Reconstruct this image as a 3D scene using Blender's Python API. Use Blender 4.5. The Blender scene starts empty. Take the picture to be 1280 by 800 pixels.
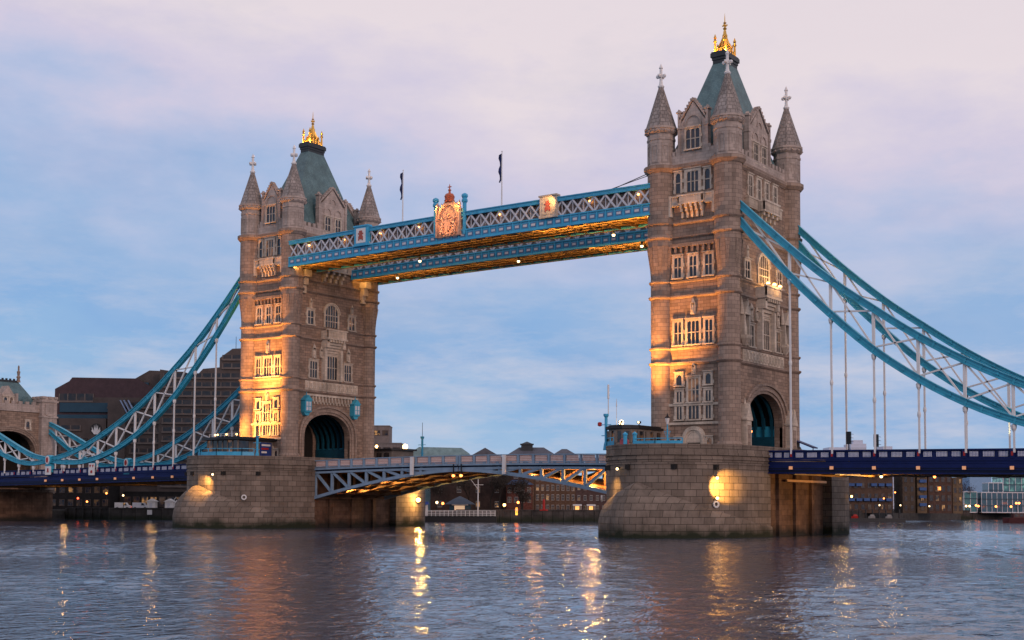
import bpy, bmesh, math, random
from mathutils import Vector, Matrix
random.seed(7)
R = math.radians
S = bpy.context.scene
COL = S.collection

# ------------------------------------------------------------------ camera
yaw, pit, roll = -.6258, .0661, .0049
fw = Vector((math.sin(yaw)*math.cos(pit), math.cos(yaw)*math.cos(pit), math.sin(pit)))
rt = Vector((math.cos(yaw), -math.sin(yaw), 0))
up = rt.cross(fw)
rt, up = rt*math.cos(roll)+up*math.sin(roll), up*math.cos(roll)-rt*math.sin(roll)
cam = bpy.data.cameras.new('camera'); camo = bpy.data.objects.new('camera', cam); COL.objects.link(camo)
m = Matrix.Identity(4)
for i in range(3):
    m[i][0], m[i][1], m[i][2] = rt[i], up[i], -fw[i]
m.translation = Vector((124.0927, -166.663, 4.0975))
camo.matrix_world = m
cam.sensor_width = 36; cam.lens = 36*1628.95/1280
cam.shift_y = (522.356-400)/1280
cam.clip_start = .5; cam.clip_end = 20000
S.camera = camo

# ------------------------------------------------------------------ exposure, sky, sun
S.view_settings.view_transform = 'Standard'; S.view_settings.look = 'None'
S.view_settings.exposure = 0; S.view_settings.gamma = 1
S.render.engine = 'CYCLES'
S.cycles.use_denoising = True
S.cycles.max_bounces = 5; S.cycles.diffuse_bounces = 2; S.cycles.glossy_bounces = 3
S.cycles.sample_clamp_indirect = 4.0
S.cycles.caustics_reflective = False; S.cycles.caustics_refractive = False

SUN_EL, SUN_AZ = 12, 112       # azimuth clockwise from +Y
W = bpy.data.worlds.new('World'); S.world = W; W.use_nodes = True
nt = W.node_tree; N = nt.nodes; L = nt.links; N.clear()
def wn(t, **k):
    n = N.new(t)
    for a, b in k.items(): setattr(n, a, b)
    return n
def wmath(op, a, b=None, c=None):
    n = wn('ShaderNodeMath', operation=op)
    for i, v in enumerate((a, b, c)):
        if v is None: continue
        if isinstance(v, (int, float)): n.inputs[i].default_value = v
        else: L.new(v, n.inputs[i])
    return n.outputs[0]
tc = wn('ShaderNodeTexCoord'); sep = wn('ShaderNodeSeparateXYZ'); L.new(tc.outputs['Generated'], sep.inputs[0])
def wnoise(scale, loc, stretch, detail=5, rough=.55):
    mp = wn('ShaderNodeMapping'); mp.inputs['Scale'].default_value = stretch; mp.inputs['Location'].default_value = loc
    L.new(tc.outputs['Generated'], mp.inputs[0])
    n = wn('ShaderNodeTexNoise'); n.inputs['Scale'].default_value = scale; n.inputs['Detail'].default_value = detail
    n.inputs['Roughness'].default_value = rough
    L.new(mp.outputs[0], n.inputs['Vector']); return n.outputs['Fac']
az = wmath('ADD', wmath('MULTIPLY', sep.outputs[0], .81), wmath('MULTIPLY', sep.outputs[1], .585))   # -.35 .. .35 across the view
n1 = wnoise(3.2, (1.3, .4, 2.0), (1, 1, 2.3), 6, .55)
n2 = wnoise(9, (4.3, 2.4, .6), (1, 1, 2.4), 6, .6)
ze = wmath('ADD', sep.outputs[2], wmath('MULTIPLY', wmath('SUBTRACT', n1, .5), .24))
ze = wmath('ADD', ze, wmath('MULTIPLY', wmath('SUBTRACT', n2, .5), .13))
ze = wmath('ADD', ze, wmath('MULTIPLY', az, .08))
rp = wn('ShaderNodeValToRGB'); cr = rp.color_ramp
stops = [(0.0, (.38, .54, .76)), (.05, (.30, .485, .745)), (.11, (.245, .43, .73)), (.17, (.32, .47, .73)), (.225, (.48, .545, .76)),
         (.28, (.67, .615, .76)), (.34, (.83, .73, .77)), (.5, (.78, .69, .74)), (.75, (.50, .49, .60)), (1.0, (.38, .41, .52))]
cr.elements[0].position = stops[0][0]; cr.elements[0].color = (*stops[0][1], 1)
cr.elements[1].position = stops[-1][0]; cr.elements[1].color = (*stops[-1][1], 1)
for p_, c_ in stops[1:-1]:
    e = cr.elements.new(p_); e.color = (*c_, 1)
L.new(ze, rp.inputs[0])
# low pale streaks of cloud
n3 = wnoise(6.5, (7.7, 1.9, 3.3), (1, 1, 4.2), 8, .66)
st = wn('ShaderNodeMapRange'); st.inputs[1].default_value = .44; st.inputs[2].default_value = .68; L.new(n3, st.inputs[0])
lo = wn('ShaderNodeMapRange'); lo.inputs[1].default_value = .24; lo.inputs[2].default_value = .10; L.new(sep.outputs[2], lo.inputs[0])
mixc = wn('ShaderNodeMixRGB'); L.new(wmath('MULTIPLY', wmath('MULTIPLY', st.outputs[0], lo.outputs[0]), .75), mixc.inputs[0])
L.new(rp.outputs[0], mixc.inputs[1]); mixc.inputs[2].default_value = (.62, .62, .74, 1)
# darker blue-grey cloud bellies
n4 = wnoise(4.4, (2.7, 8.9, 5.3), (1, 1, 3), 7, .62)
dk = wn('ShaderNodeMapRange'); dk.inputs[1].default_value = .52; dk.inputs[2].default_value = .74; L.new(n4, dk.inputs[0])
mixd = wn('ShaderNodeMixRGB'); mixd.blend_type = 'MULTIPLY'; L.new(wmath('MULTIPLY', dk.outputs[0], .40), mixd.inputs[0])
L.new(mixc.outputs[0], mixd.inputs[1]); mixd.inputs[2].default_value = (.70, .78, .88, 1)
sky = wn('ShaderNodeTexSky', sky_type='NISHITA'); sky.sun_disc = False
sky.sun_elevation = R(SUN_EL); sky.sun_rotation = R(SUN_AZ)
sk = wn('ShaderNodeMixRGB'); sk.blend_type = 'MULTIPLY'; sk.inputs[0].default_value = 1
L.new(sky.outputs[0], sk.inputs[1]); sk.inputs[2].default_value = (.06, .06, .06, 1)
mixs = wn('ShaderNodeMixRGB'); mixs.inputs[0].default_value = .10
L.new(mixd.outputs[0], mixs.inputs[1]); L.new(sk.outputs[0], mixs.inputs[2])
bg = wn('ShaderNodeBackground'); bg.inputs[1].default_value = 1.05
L.new(mixs.outputs[0], bg.inputs[0]); wo = wn('ShaderNodeOutputWorld'); L.new(bg.outputs[0], wo.inputs[0])

sl = bpy.data.lights.new('sun', 'SUN'); sl.energy = .8; sl.angle = R(14); sl.color = (1, .70, .60)
so = bpy.data.objects.new('sun', sl); COL.objects.link(so)
sd = Vector((math.sin(R(SUN_AZ))*math.cos(R(SUN_EL)), math.cos(R(SUN_AZ))*math.cos(R(SUN_EL)), math.sin(R(SUN_EL))))
so.rotation_euler = (-sd).to_track_quat('-Z', 'Y').to_euler()

# ------------------------------------------------------------------ materials
def newmat(name):
    mt = bpy.data.materials.new(name); mt.use_nodes = True
    return mt, mt.node_tree, mt.node_tree.nodes['Principled BSDF']
def nd(t, typ, ins=None, **k):
    n = t.nodes.new(typ)
    for a, b in k.items(): setattr(n, a, b)
    for a, v in (ins or {}).items():
        if isinstance(v, bpy.types.NodeSocket): t.links.new(v, n.inputs[a])
        else: n.inputs[a].default_value = v
    return n
def c4(c): return (c[0], c[1], c[2], 1)
def sc(c, f): return (c[0]*f, c[1]*f, c[2]*f)

def stone(name, base, bw, bh, mortar=.018, var=.3, stain=.5, bump=.35, rough=.85, tide=None, streak=True, mort=.5):
    mt, t, b = newmat(name)
    uv = nd(t, 'ShaderNodeUVMap')
    ob = nd(t, 'ShaderNodeNewGeometry').outputs['Position']
    br = nd(t, 'ShaderNodeTexBrick', {'Vector': uv.outputs[0], 'Color1': c4(sc(base, 1-var)), 'Color2': c4(sc(base, 1+var*.8)), 'Mortar': c4(sc(base, mort)),
            'Scale': 1.0, 'Mortar Size': mortar, 'Mortar Smooth': .3, 'Bias': 0.0, 'Brick Width': bw, 'Row Height': bh})
    n = nd(t, 'ShaderNodeTexNoise', {'Vector': ob, 'Scale': .35, 'Detail': 6, 'Roughness': .65})
    mr = nd(t, 'ShaderNodeMapRange', {0: n.outputs['Fac'], 1: .3, 2: .7, 3: 1-stain, 4: 1+stain*.45})
    col = nd(t, 'ShaderNodeMixRGB', {0: 1, 1: br.outputs['Color'], 2: mr.outputs[0]}, blend_type='MULTIPLY').outputs[0]
    if streak:
        mp = nd(t, 'ShaderNodeMapping', {'Vector': ob, 'Scale': (1.3, 1.3, .09)})
        ns = nd(t, 'ShaderNodeTexNoise', {'Vector': mp.outputs[0], 'Scale': 1.4, 'Detail': 4, 'Roughness': .6})
        ms = nd(t, 'ShaderNodeMapRange', {0: ns.outputs['Fac'], 1: .52, 2: .75, 3: 1, 4: .62})
        col = nd(t, 'ShaderNodeMixRGB', {0: .8, 1: col, 2: ms.outputs[0]}, blend_type='MULTIPLY').outputs[0]
    if tide:
        sx = nd(t, 'ShaderNodeSeparateXYZ', {0: ob})
        nn = nd(t, 'ShaderNodeTexNoise', {'Vector': ob, 'Scale': .5, 'Detail': 5})
        zz = nd(t, 'ShaderNodeMath', {0: nn.outputs['Fac'], 1: 2.2, 2: sx.outputs[2]}, operation='MULTIPLY_ADD')
        mm = nd(t, 'ShaderNodeMapRange', {0: zz.outputs[0], 1: 1.5, 2: 2.7, 3: 1, 4: 0})
        col = nd(t, 'ShaderNodeMixRGB', {0: mm.outputs[0], 1: col, 2: c4(tide)}).outputs[0]
    t.links.new(col, b.inputs['Base Color']); b.inputs['Roughness'].default_value = rough
    b.inputs['Specular IOR Level'].default_value = .25
    n2 = nd(t, 'ShaderNodeTexNoise', {'Vector': ob, 'Scale': 5, 'Detail': 4})
    hh = nd(t, 'ShaderNodeMath', {0: br.outputs['Fac'], 1: -.9, 2: n2.outputs['Fac']}, operation='MULTIPLY_ADD')
    bp = nd(t, 'ShaderNodeBump', {'Height': hh.outputs[0], 'Strength': bump, 'Distance': .06})
    t.links.new(bp.outputs[0], b.inputs['Normal'])
    return mt

def paint(name, base, rough=.45, var=.12, metal=0, spec=.4, scale=.8):
    mt, t, b = newmat(name)
    ob = nd(t, 'ShaderNodeNewGeometry').outputs['Position']
    n = nd(t, 'ShaderNodeTexNoise', {'Vector': ob, 'Scale': scale, 'Detail': 6, 'Roughness': .7})
    mr = nd(t, 'ShaderNodeMapRange', {0: n.outputs['Fac'], 1: .3, 2: .7, 3: 1-var*1.6, 4: 1+var})
    mx = nd(t, 'ShaderNodeMixRGB', {0: 1, 1: c4(base), 2: mr.outputs[0]}, blend_type='MULTIPLY')
    t.links.new(mx.outputs[0], b.inputs['Base Color'])
    b.inputs['Roughness'].default_value = rough; b.inputs['Metallic'].default_value = metal
    b.inputs['Specular IOR Level'].default_value = spec
    return mt

def emit(name, c, s):
    mt, t, b = newmat(name)
    b.inputs['Base Color'].default_value = c4(c); b.inputs['Emission Color'].default_value = c4(c); b.inputs['Emission Strength'].default_value = s
    return mt

def glass(name, base, warm=0.0, share=.4, rough=.12, warmc=(1, .42, .14)):
    """dark window glass; a share of the windows (by object) has a lamp on behind"""
    mt, t, b = newmat(name)
    b.inputs['Base Color'].default_value = c4(base); b.inputs['Roughness'].default_value = rough
    b.inputs['Specular IOR Level'].default_value = .6
    if warm:
        oi = nd(t, 'ShaderNodeObjectInfo'); ob = nd(t, 'ShaderNodeNewGeometry').outputs['Position']
        n = nd(t, 'ShaderNodeTexNoise', {'Vector': ob, 'Scale': .7, 'Detail': 2})
        a = nd(t, 'ShaderNodeMapRange', {0: oi.outputs['Random'], 1: 1-share, 2: 1, 3: 0.05, 4: 1})
        f_ = nd(t, 'ShaderNodeMapRange', {0: n.outputs['Fac'], 1: .45, 2: .65, 3: .0, 4: warm})
        mu = nd(t, 'ShaderNodeMath', {0: a.outputs[0], 1: f_.outputs[0]}, operation='MULTIPLY')
        b.inputs['Emission Color'].default_value = c4(warmc); t.links.new(mu.outputs[0], b.inputs['Emission Strength'])
    return mt

def fret(name, light, dark, sx, sz):
    """painted cast-iron quatrefoil fretwork on parapet panels"""
    mt, t, b = newmat(name)
    uv = nd(t, 'ShaderNodeUVMap'); mp = nd(t, 'ShaderNodeMapping', {'Vector': uv.outputs[0], 'Scale': (sx, sz, 1)})
    s_ = nd(t, 'ShaderNodeSeparateXYZ', {0: mp.outputs[0]})
    def wv(sock):
        return nd(t, 'ShaderNodeMath', {0: nd(t, 'ShaderNodeMath', {0: sock, 1: 6.28318}, operation='MULTIPLY').outputs[0]}, operation='SINE').outputs[0]
    a, c = wv(s_.outputs[0]), wv(s_.outputs[1])
    sm = nd(t, 'ShaderNodeMath', {0: a, 1: c}, operation='MULTIPLY').outputs[0]
    d = nd(t, 'ShaderNodeMath', {0: nd(t, 'ShaderNodeMath', {0: sm}, operation='ABSOLUTE').outputs[0], 1: .38}, operation='GREATER_THAN').outputs[0]
    mx = nd(t, 'ShaderNodeMixRGB', {0: d, 1: c4(light), 2: c4(dark)})
    t.links.new(mx.outputs[0], b.inputs['Base Color']); b.inputs['Roughness'].default_value = .6
    return mt

GRAN = stone('granite_ashlar', (.345, .238, .178), 1.0, .46, mortar=.03, var=.26, stain=.2)
SHAFT = stone('granite_shaft', (.365, .265, .208), 1.0, .55, mortar=.028, var=.2, stain=.2, bump=.25)
PORT = stone('portland_stone', (.68, .56, .45), .8, .45, mortar=.01, var=.12, stain=.35, bump=.15)
PALE = stone('pale_ashlar', (.49, .39, .335), .8, .45, mortar=.012, var=.14, stain=.3, bump=.2)
SPIRE = stone('spire_stone', (.40, .335, .30), .8, .6, mortar=.05, var=.2, stain=.3, bump=.9)
PIER = stone('pier_granite', (.235, .18, .142), 1.6, .86, mortar=.04, var=.22, stain=.35, bump=.6, tide=(.022, .026, .014), mort=.36)
BROWN = stone('stained_brick', (.20, .115, .075), 1.4, .7, mortar=.02, var=.25, stain=.5, tide=(.03, .025, .02))
def slate():
    mt, t, b = newmat('green_slate')
    uv = nd(t, 'ShaderNodeUVMap'); ob = nd(t, 'ShaderNodeNewGeometry').outputs['Position']
    br = nd(t, 'ShaderNodeTexBrick', {'Vector': uv.outputs[0], 'Color1': (.085, .155, .165, 1), 'Color2': (.12, .20, .205, 1), 'Mortar': (.05, .09, .10, 1),
        'Scale': 1, 'Mortar Size': .012, 'Brick Width': .42, 'Row Height': .3})
    n = nd(t, 'ShaderNodeTexNoise', {'Vector': ob, 'Scale': .5, 'Detail': 7, 'Roughness': .7})
    mr = nd(t, 'ShaderNodeMapRange', {0: n.outputs['Fac'], 1: .3, 2: .7, 3: .65, 4: 1.3})
    mx = nd(t, 'ShaderNodeMixRGB', {0: 1, 1: br.outputs['Color'], 2: mr.outputs[0]}, blend_type='MULTIPLY')
    t.links.new(mx.outputs[0], b.inputs['Base Color']); b.inputs['Roughness'].default_value = .55
    bp = nd(t, 'ShaderNodeBump', {'Height': br.outputs['Fac'], 'Strength': .25, 'Distance': -.03}); t.links.new(bp.outputs[0], b.inputs['Normal'])
    return mt
SLATE = slate()
TEAL = paint('teal_paint', (.045, .38, .54), .38, .14)
BLUE = paint('sky_blue_paint', (.06, .40, .64), .42, .14)
STEELB = paint('steel_blue_paint', (.11, .20, .36), .45, .14)
NAVY = paint('navy_paint', (.006, .015, .095), .5, .15, 0, .2)
NAVYD = paint('dark_navy_paint', (.004, .008, .032), .5, .15, 0, .2)
WHITE = paint('white_paint', (.80, .76, .73), .45, .08)
LGREY = paint('lattice_grey_paint', (.64, .63, .66), .5, .1)
GTEAL = paint('gateway_teal', (.008, .085, .13), .5, .25)
OCHRE = paint('ochre_paint', (.30, .17, .055), .55, .25)
RUST = paint('rust_brown_paint', (.24, .13, .065), .65, .3)
RED = paint('red_paint', (.42, .02, .015), .45, .1)
GOLD = paint('gilded_metal', (.85, .48, .10), .38, .15, metal=.7)
LEAD = paint('dark_lead', (.03, .035, .04), .5, .2)
BLACK = paint('black_metal', (.012, .012, .014), .45, .1)
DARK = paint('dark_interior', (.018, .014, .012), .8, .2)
ARMS = paint('carved_arms_stone', (.74, .40, .26), .6, .3, scale=2.5)
GLASS = glass('tower_window_glass', (.015, .02, .032), .2, .35)
FRETP = fret('pink_white_fretwork', (.80, .64, .58), (.42, .17, .12), 2.3, 2.1)
FRETW = fret('white_fretwork', (.74, .72, .72), (.05, .07, .26), 2.9, 3.2)
LAMPW = emit('warm_lamp', (1, .55, .17), 9)
LAMPS = emit('small_warm_lamp', (1, .42, .10), 12)
LAMPY = emit('pale_lamp', (1, .70, .34), 5)
LAMPR = emit('red_lamp', (1, .08, .03), 8)
LAMPO = emit('orange_marker_lamp', (1, .24, .05), 8)

# ------------------------------------------------------------------ mesh builder
class MB:
    def __init__(s): s.v = []; s.f = []; s.mi = []; s.uv = []; s.sm = []; s.M = Matrix.Identity(4)
    def add(s, vs, fs, mi=0, uvs=None, smooth=False):
        o = len(s.v)
        ws = [s.M @ Vector(p) for p in vs]
        s.v += ws
        for k, f_ in enumerate(fs):
            s.f.append([o+i for i in f_]); s.mi.append(mi); s.sm.append(smooth)
            if uvs: s.uv.append(uvs[k])
            else:
                p0 = ws[f_[0]]; n = Vector((0, 0, 0))
                for i in range(len(f_)):
                    a, b = ws[f_[i]], ws[f_[(i+1) % len(f_)]]
                    n += (a-p0).cross(b-p0)
                if n.length < 1e-9: n = Vector((0, 0, 1))
                n.normalize()
                if abs(n.z) > .92: s.uv.append([(ws[i].x, ws[i].y) for i in f_])
                else:
                    t = Vector((-n.y, n.x, 0)).normalized(); bt = n.cross(t)
                    s.uv.append([(ws[i].dot(t), ws[i].dot(bt)) for i in f_])
        return s
    def box(s, x0, x1, y0, y1, z0, z1, mi=0):
        vs = [(x, y, z) for z in (z0, z1) for y in (y0, y1) for x in (x0, x1)]
        return s.add(vs, [(0, 2, 3, 1), (4, 5, 7, 6), (0, 1, 5, 4), (2, 6, 7, 3), (0, 4, 6, 2), (1, 3, 7, 5)], mi)
    def fbox(s, u0, u1, d0, d1, z0, z1, mi=0):      # in a facade's own frame: u along, d outward (-y), z up
        return s.box(u0, u1, -d1, -d0, z0, z1, mi)
    def beam(s, p, q, w, h, mi=0, up=(0, 0, 1)):
        p, q = Vector(p), Vector(q); d = (q-p)
        if d.length < 1e-6: return s
        d.normalize(); upv = Vector(up)
        if abs(d.dot(upv)) > .98: upv = Vector((1, 0, 0)) if abs(d.x) < .9 else Vector((0, 1, 0))
        a = d.cross(upv).normalized()*(w/2); b = a.cross(d).normalized()*(h/2)
        vs = [p-a-b, p+a-b, p+a+b, p-a+b, q-a-b, q+a-b, q+a+b, q-a+b]
        return s.add(vs, [(0, 1, 2, 3)[::-1], (4, 5, 6, 7), (0, 1, 5, 4), (1, 2, 6, 5), (2, 3, 7, 6), (3, 0, 4, 7)], mi)
    def prism(s, poly, d0, d1, mi=0):               # polygon in (u,z), extruded outward from d0 to d1
        n = len(poly); ar = sum(poly[i][0]*poly[(i+1) % n][1]-poly[(i+1) % n][0]*poly[i][1] for i in range(n))
        if ar < 0: poly = poly[::-1]
        vs = [(u, -d1, z) for u, z in poly]+[(u, -d0, z) for u, z in poly]
        fs = [tuple(range(n)), tuple(range(2*n-1, n-1, -1))]+[(i, n+i, n+(i+1) % n, (i+1) % n) for i in range(n)]
        return s.add(vs, fs, mi)
    def hprism(s, poly, z0, z1, mi=0):              # polygon in plan
        n = len(poly); ar = sum(poly[i][0]*poly[(i+1) % n][1]-poly[(i+1) % n][0]*poly[i][1] for i in range(n))
        if ar < 0: poly = poly[::-1]
        vs = [(x, y, z0) for x, y in poly]+[(x, y, z1) for x, y in poly]
        fs = [tuple(range(n-1, -1, -1)), tuple(range(n, 2*n))]+[(i, (i+1) % n, n+(i+1) % n, n+i) for i in range(n)]
        return s.add(vs, fs, mi)
    def lathe(s, prof, n=16, c=(0, 0), ph=0.0, mi=0, smooth=False, cap=True):
        vs = []; fs = []; uvs = []
        rm = max(r for r, z in prof)
        for r, z in prof:
            for k in range(n):
                a = 2*math.pi*(k+ph)/n; vs.append((c[0]+r*math.cos(a), c[1]+r*math.sin(a), z))
        sl_ = 0
        for j in range(len(prof)-1):
            l = math.hypot(prof[j+1][0]-prof[j][0], prof[j+1][1]-prof[j][1])
            for k in range(n):
                fs.append((j*n+k, j*n+(k+1) % n, (j+1)*n+(k+1) % n, (j+1)*n+k))
                u0, u1 = 2*math.pi*rm*k/n, 2*math.pi*rm*(k+1)/n
                z0 = prof[0][1]+sl_
                uvs.append([(u0, z0), (u1, z0), (u1, z0+l), (u0, z0+l)])
            sl_ += l
        if cap:
            fs.append(tuple(range(n-1, -1, -1))); uvs.append([(0, 0)]*n)
            e = (len(prof)-1)*n; fs.append(tuple(range(e, e+n))); uvs.append([(0, 0)]*n)
        return s.add(vs, fs, mi, uvs, smooth)
    def loft(s, rings, mi=0, closed=True, smooth=False):     # rings of (x,y,z); explicit arc length uv
        n = len(rings[0]); vs = [p for r in rings for p in r]; fs = []; uvs = []
        acc = [0]
        for i in range(n): acc.append(acc[-1]+math.dist(rings[0][i][:2], rings[0][(i+1) % n][:2]))
        for j in range(len(rings)-1):
            for i in range(n if closed else n-1):
                k = (i+1) % n
                fs.append((j*n+i, j*n+k, (j+1)*n+k, (j+1)*n+i))
                uvs.append([(acc[i], rings[j][i][2]), (acc[i+1], rings[j][k][2]), (acc[i+1], rings[j+1][k][2]), (acc[i], rings[j+1][i][2])])
        return s.add(vs, fs, mi, uvs, smooth)
    def ball(s, c, r, mi=0, seg=10, rings=6, sz=1.0):
        prof = [(max(.001, r*math.sin(math.pi*j/rings)), c[2]-r*sz*math.cos(math.pi*j/rings)) for j in range(rings+1)]
        return s.lathe(prof, seg, (c[0], c[1]), 0, mi, True, False)
    def mesh(s, name, mats):
        me = bpy.data.meshes.new(name)
        me.from_pydata([tuple(v) for v in s.v], [], s.f)
        ul = me.uv_layers.new(name='UVMap'); k = 0; flat = []
        for u in s.uv:
            for c in u: flat += [c[0], c[1]]
        ul.data.foreach_set('uv', flat)
        me.polygons.foreach_set('material_index', s.mi)
        me.polygons.foreach_set('use_smooth', s.sm)
        for mt in (mats if isinstance(mats, (list, tuple)) else [mats]): me.materials.append(mt)
        me.update(); return me
    def build(s, name, mats, parent=None, loc=(0, 0, 0), rz=0.0):
        return put(name, s.mesh(name, mats), parent, loc, rz)
def put(name, me, parent=None, loc=(0, 0, 0), rz=0.0):
    o = bpy.data.objects.new(name, me); COL.objects.link(o); o.parent = parent
    o.location = loc; o.rotation_euler = (0, 0, rz); return o
def tag(o, label, cat, group=None):
    o['label'] = label; o['category'] = cat
    if group: o['group'] = group
    return o
def thing(name, label, cat, loc=(0, 0, 0), rz=0.0, group=None):
    return tag(put(name, None, None, loc, rz), label, cat, group)
def struct(o): o['kind'] = 'structure'; return o
def copy_tree(o, parent=None):
    c = o.copy(); COL.objects.link(c); c.parent = parent
    for ch in list(o.children): copy_tree(ch, c)
    return c
def light(kind, parent, loc, target, energy, color, size=.3, spot=60, blend=.6):
    l = bpy.data.lights.new('lamp_light', kind); l.energy = energy; l.color = color; l.shadow_soft_size = size
    if kind == 'SPOT': l.spot_size = R(spot); l.spot_blend = blend
    o = bpy.data.objects.new('lamp_light', l); COL.objects.link(o); o.parent = parent; o.location = loc
    if target is not None: o.rotation_euler = (Vector(target)-Vector(loc)).to_track_quat('-Z', 'Y').to_euler()
    return o
WARM = (1, .38, .065)

# ------------------------------------------------------------------ water and land
def water():
    mt, t, b = newmat('river_water')
    ob = nd(t, 'ShaderNodeNewGeometry').outputs['Position']
    b.inputs['Roughness'].default_value = .05; b.inputs['IOR'].default_value = 1.33
    b.inputs['Base Color'].default_value = (.052, .066, .098, 1)
    mp = nd(t, 'ShaderNodeMapping', {'Vector': ob, 'Scale': (1, .6, 1), 'Rotation': (0, 0, R(36))})
    n_ = nd(t, 'ShaderNodeTexNoise', {'Vector': mp.outputs[0], 'Scale': 1.7, 'Detail': 3, 'Roughness': .55}).outputs['Fac']
    bp = nd(t, 'ShaderNodeBump', {'Height': n_, 'Strength': 1.0, 'Distance': .10}); t.links.new(bp.outputs[0], b.inputs['Normal'])
    return mt
def river_mesh():
    """one sheet: real waves over the reach of the bridge, flat and coarse farther out"""
    import numpy as np
    st = .4
    xs = np.concatenate([[-900, -500, -300, -220], np.arange(-165, 150, st), [200, 400, 900]])
    ys = np.concatenate([[-600, -350, -230], np.arange(-178, 70, st), [110, 170, 260, 420, 800, 1500]])
    gx, gy = np.meshgrid(xs, ys); rg = np.random.default_rng(5); h = np.zeros_like(gx)
    for k in range(70):
        lam = .95*(4.2)**rg.random(); th = R(-54)+rg.normal(0, .62); kk = 2*np.pi/lam
        h += (.0023)*lam**.9*np.cos(kk*(gx*np.cos(th)+gy*np.sin(th))+rg.random()*6.283)/1.6
    patch = np.zeros_like(gx)
    for k in range(9):
        lam = rg.uniform(18, 70); th = rg.random()*6.283; patch += np.cos(2*np.pi/lam*(gx*np.cos(th)+gy*np.sin(th))+rg.random()*6.283)
    h *= np.clip(1+.22*patch, .35, 1.7)
    ed = np.clip(np.minimum(np.minimum(gx+160, 145-gx), np.minimum(gy+174, 66-gy))/14, 0, 1); h *= ed
    ny, nx = gx.shape; co = np.stack([gx, gy, h], -1).reshape(-1, 3).astype(np.float32)
    i = np.arange(ny-1)[:, None]*nx+np.arange(nx-1)[None, :]; f = np.stack([i, i+1, i+nx+1, i+nx], -1).reshape(-1).astype(np.int32)
    me = bpy.data.meshes.new('river_water'); me.vertices.add(len(co)); me.vertices.foreach_set('co', co.ravel())
    nf = len(f)//4; me.loops.add(len(f)); me.loops.foreach_set('vertex_index', f); me.polygons.add(nf)
    me.polygons.foreach_set('loop_start', np.arange(nf, dtype=np.int32)*4); me.polygons.foreach_set('use_smooth', np.ones(nf, dtype=bool))
    me.update(calc_edges=True); me.materials.append(water()); return me
struct(put('river_water', river_mesh()))
BANK = paint('bank_ground', (.06, .055, .05), .9, .3)
g = MB(); g.hprism([(-900, -300), (-139, -300), (-141, 22), (-127, 24), (-119, 36), (-80, 60), (-62, 70), (-44, 101), (-20, 138), (-4, 161), (-8, 213), (-4, 256), (6, 293), (40, 420), (900, 900), (900, 1500), (-900, 1500)], -1, 2.2)
struct(g.build('bank_ground', BANK))
sb = MB(); sb.hprism([(138, -140), (900, -120), (900, 100), (138, 30)], -1, 3)
struct(sb.build('south_bank_ground', BANK))

# ------------------------------------------------------------------ bridge piers
def pier_outline(b, n=22, rec=True, e=0.0, tipk=0.0):
    """plan of a pier: straight flanks, rounded cutwater ends, recessed chamber on both flanks"""
    h = 10.6+e; pts = []
    for k in range(n+1):                                  # near end, from +x round the tip to -x
        a = -math.pi*k/n
        c, s_ = math.cos(a), math.sin(a)
        y = -8.9+(b+e)*s_-tipk*(max(0, -s_)**10)
        pts.append((h*c, y))
    r = 1.5 if rec else 0
    if rec:
        return pts+[(-h+r, -8.9), (-h+r, 11.8), (-h, 11.8)]+[(-h*math.cos(math.pi*k/n), 16.6+10*math.sin(math.pi*k/n)) for k in range(n+1)]+[(h, 11.8), (h-r, 11.8), (h-r, -8.9)]
    return pts+[(-h*math.cos(math.pi*k/n), 16.6+10*math.sin(math.pi*k/n)) for k in range(n+1)]
def ring(o, z): return [(x, y, z) for x, y in o]
def wall_lamp(name, label, loc, out, tgt, energy, color=WARM, spot=100, group=None, mat=None, r=.16, size=.15):
    t = thing(name, label, 'lamp', loc, 0, group)
    o = Vector(out)
    b = MB(); b.beam((0, 0, 0), o*.5, .1, .1); b.beam(o*.25+Vector((0, 0, .1)), o*.75+Vector((0, 0, .1)), .45, .12); b.build('bracket', BLACK, t)
    g_ = MB(); g_.ball(tuple(o*.55+Vector((0, 0, -.12))), r, 0, 10, 6); g_.build('bulb', mat or LAMPY, t)
    if energy: light('SPOT', t, tuple(o*.9+Vector((0, 0, -.1))), Vector(tgt)-Vector(loc), energy, color, size, spot, .8)
    return t
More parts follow.
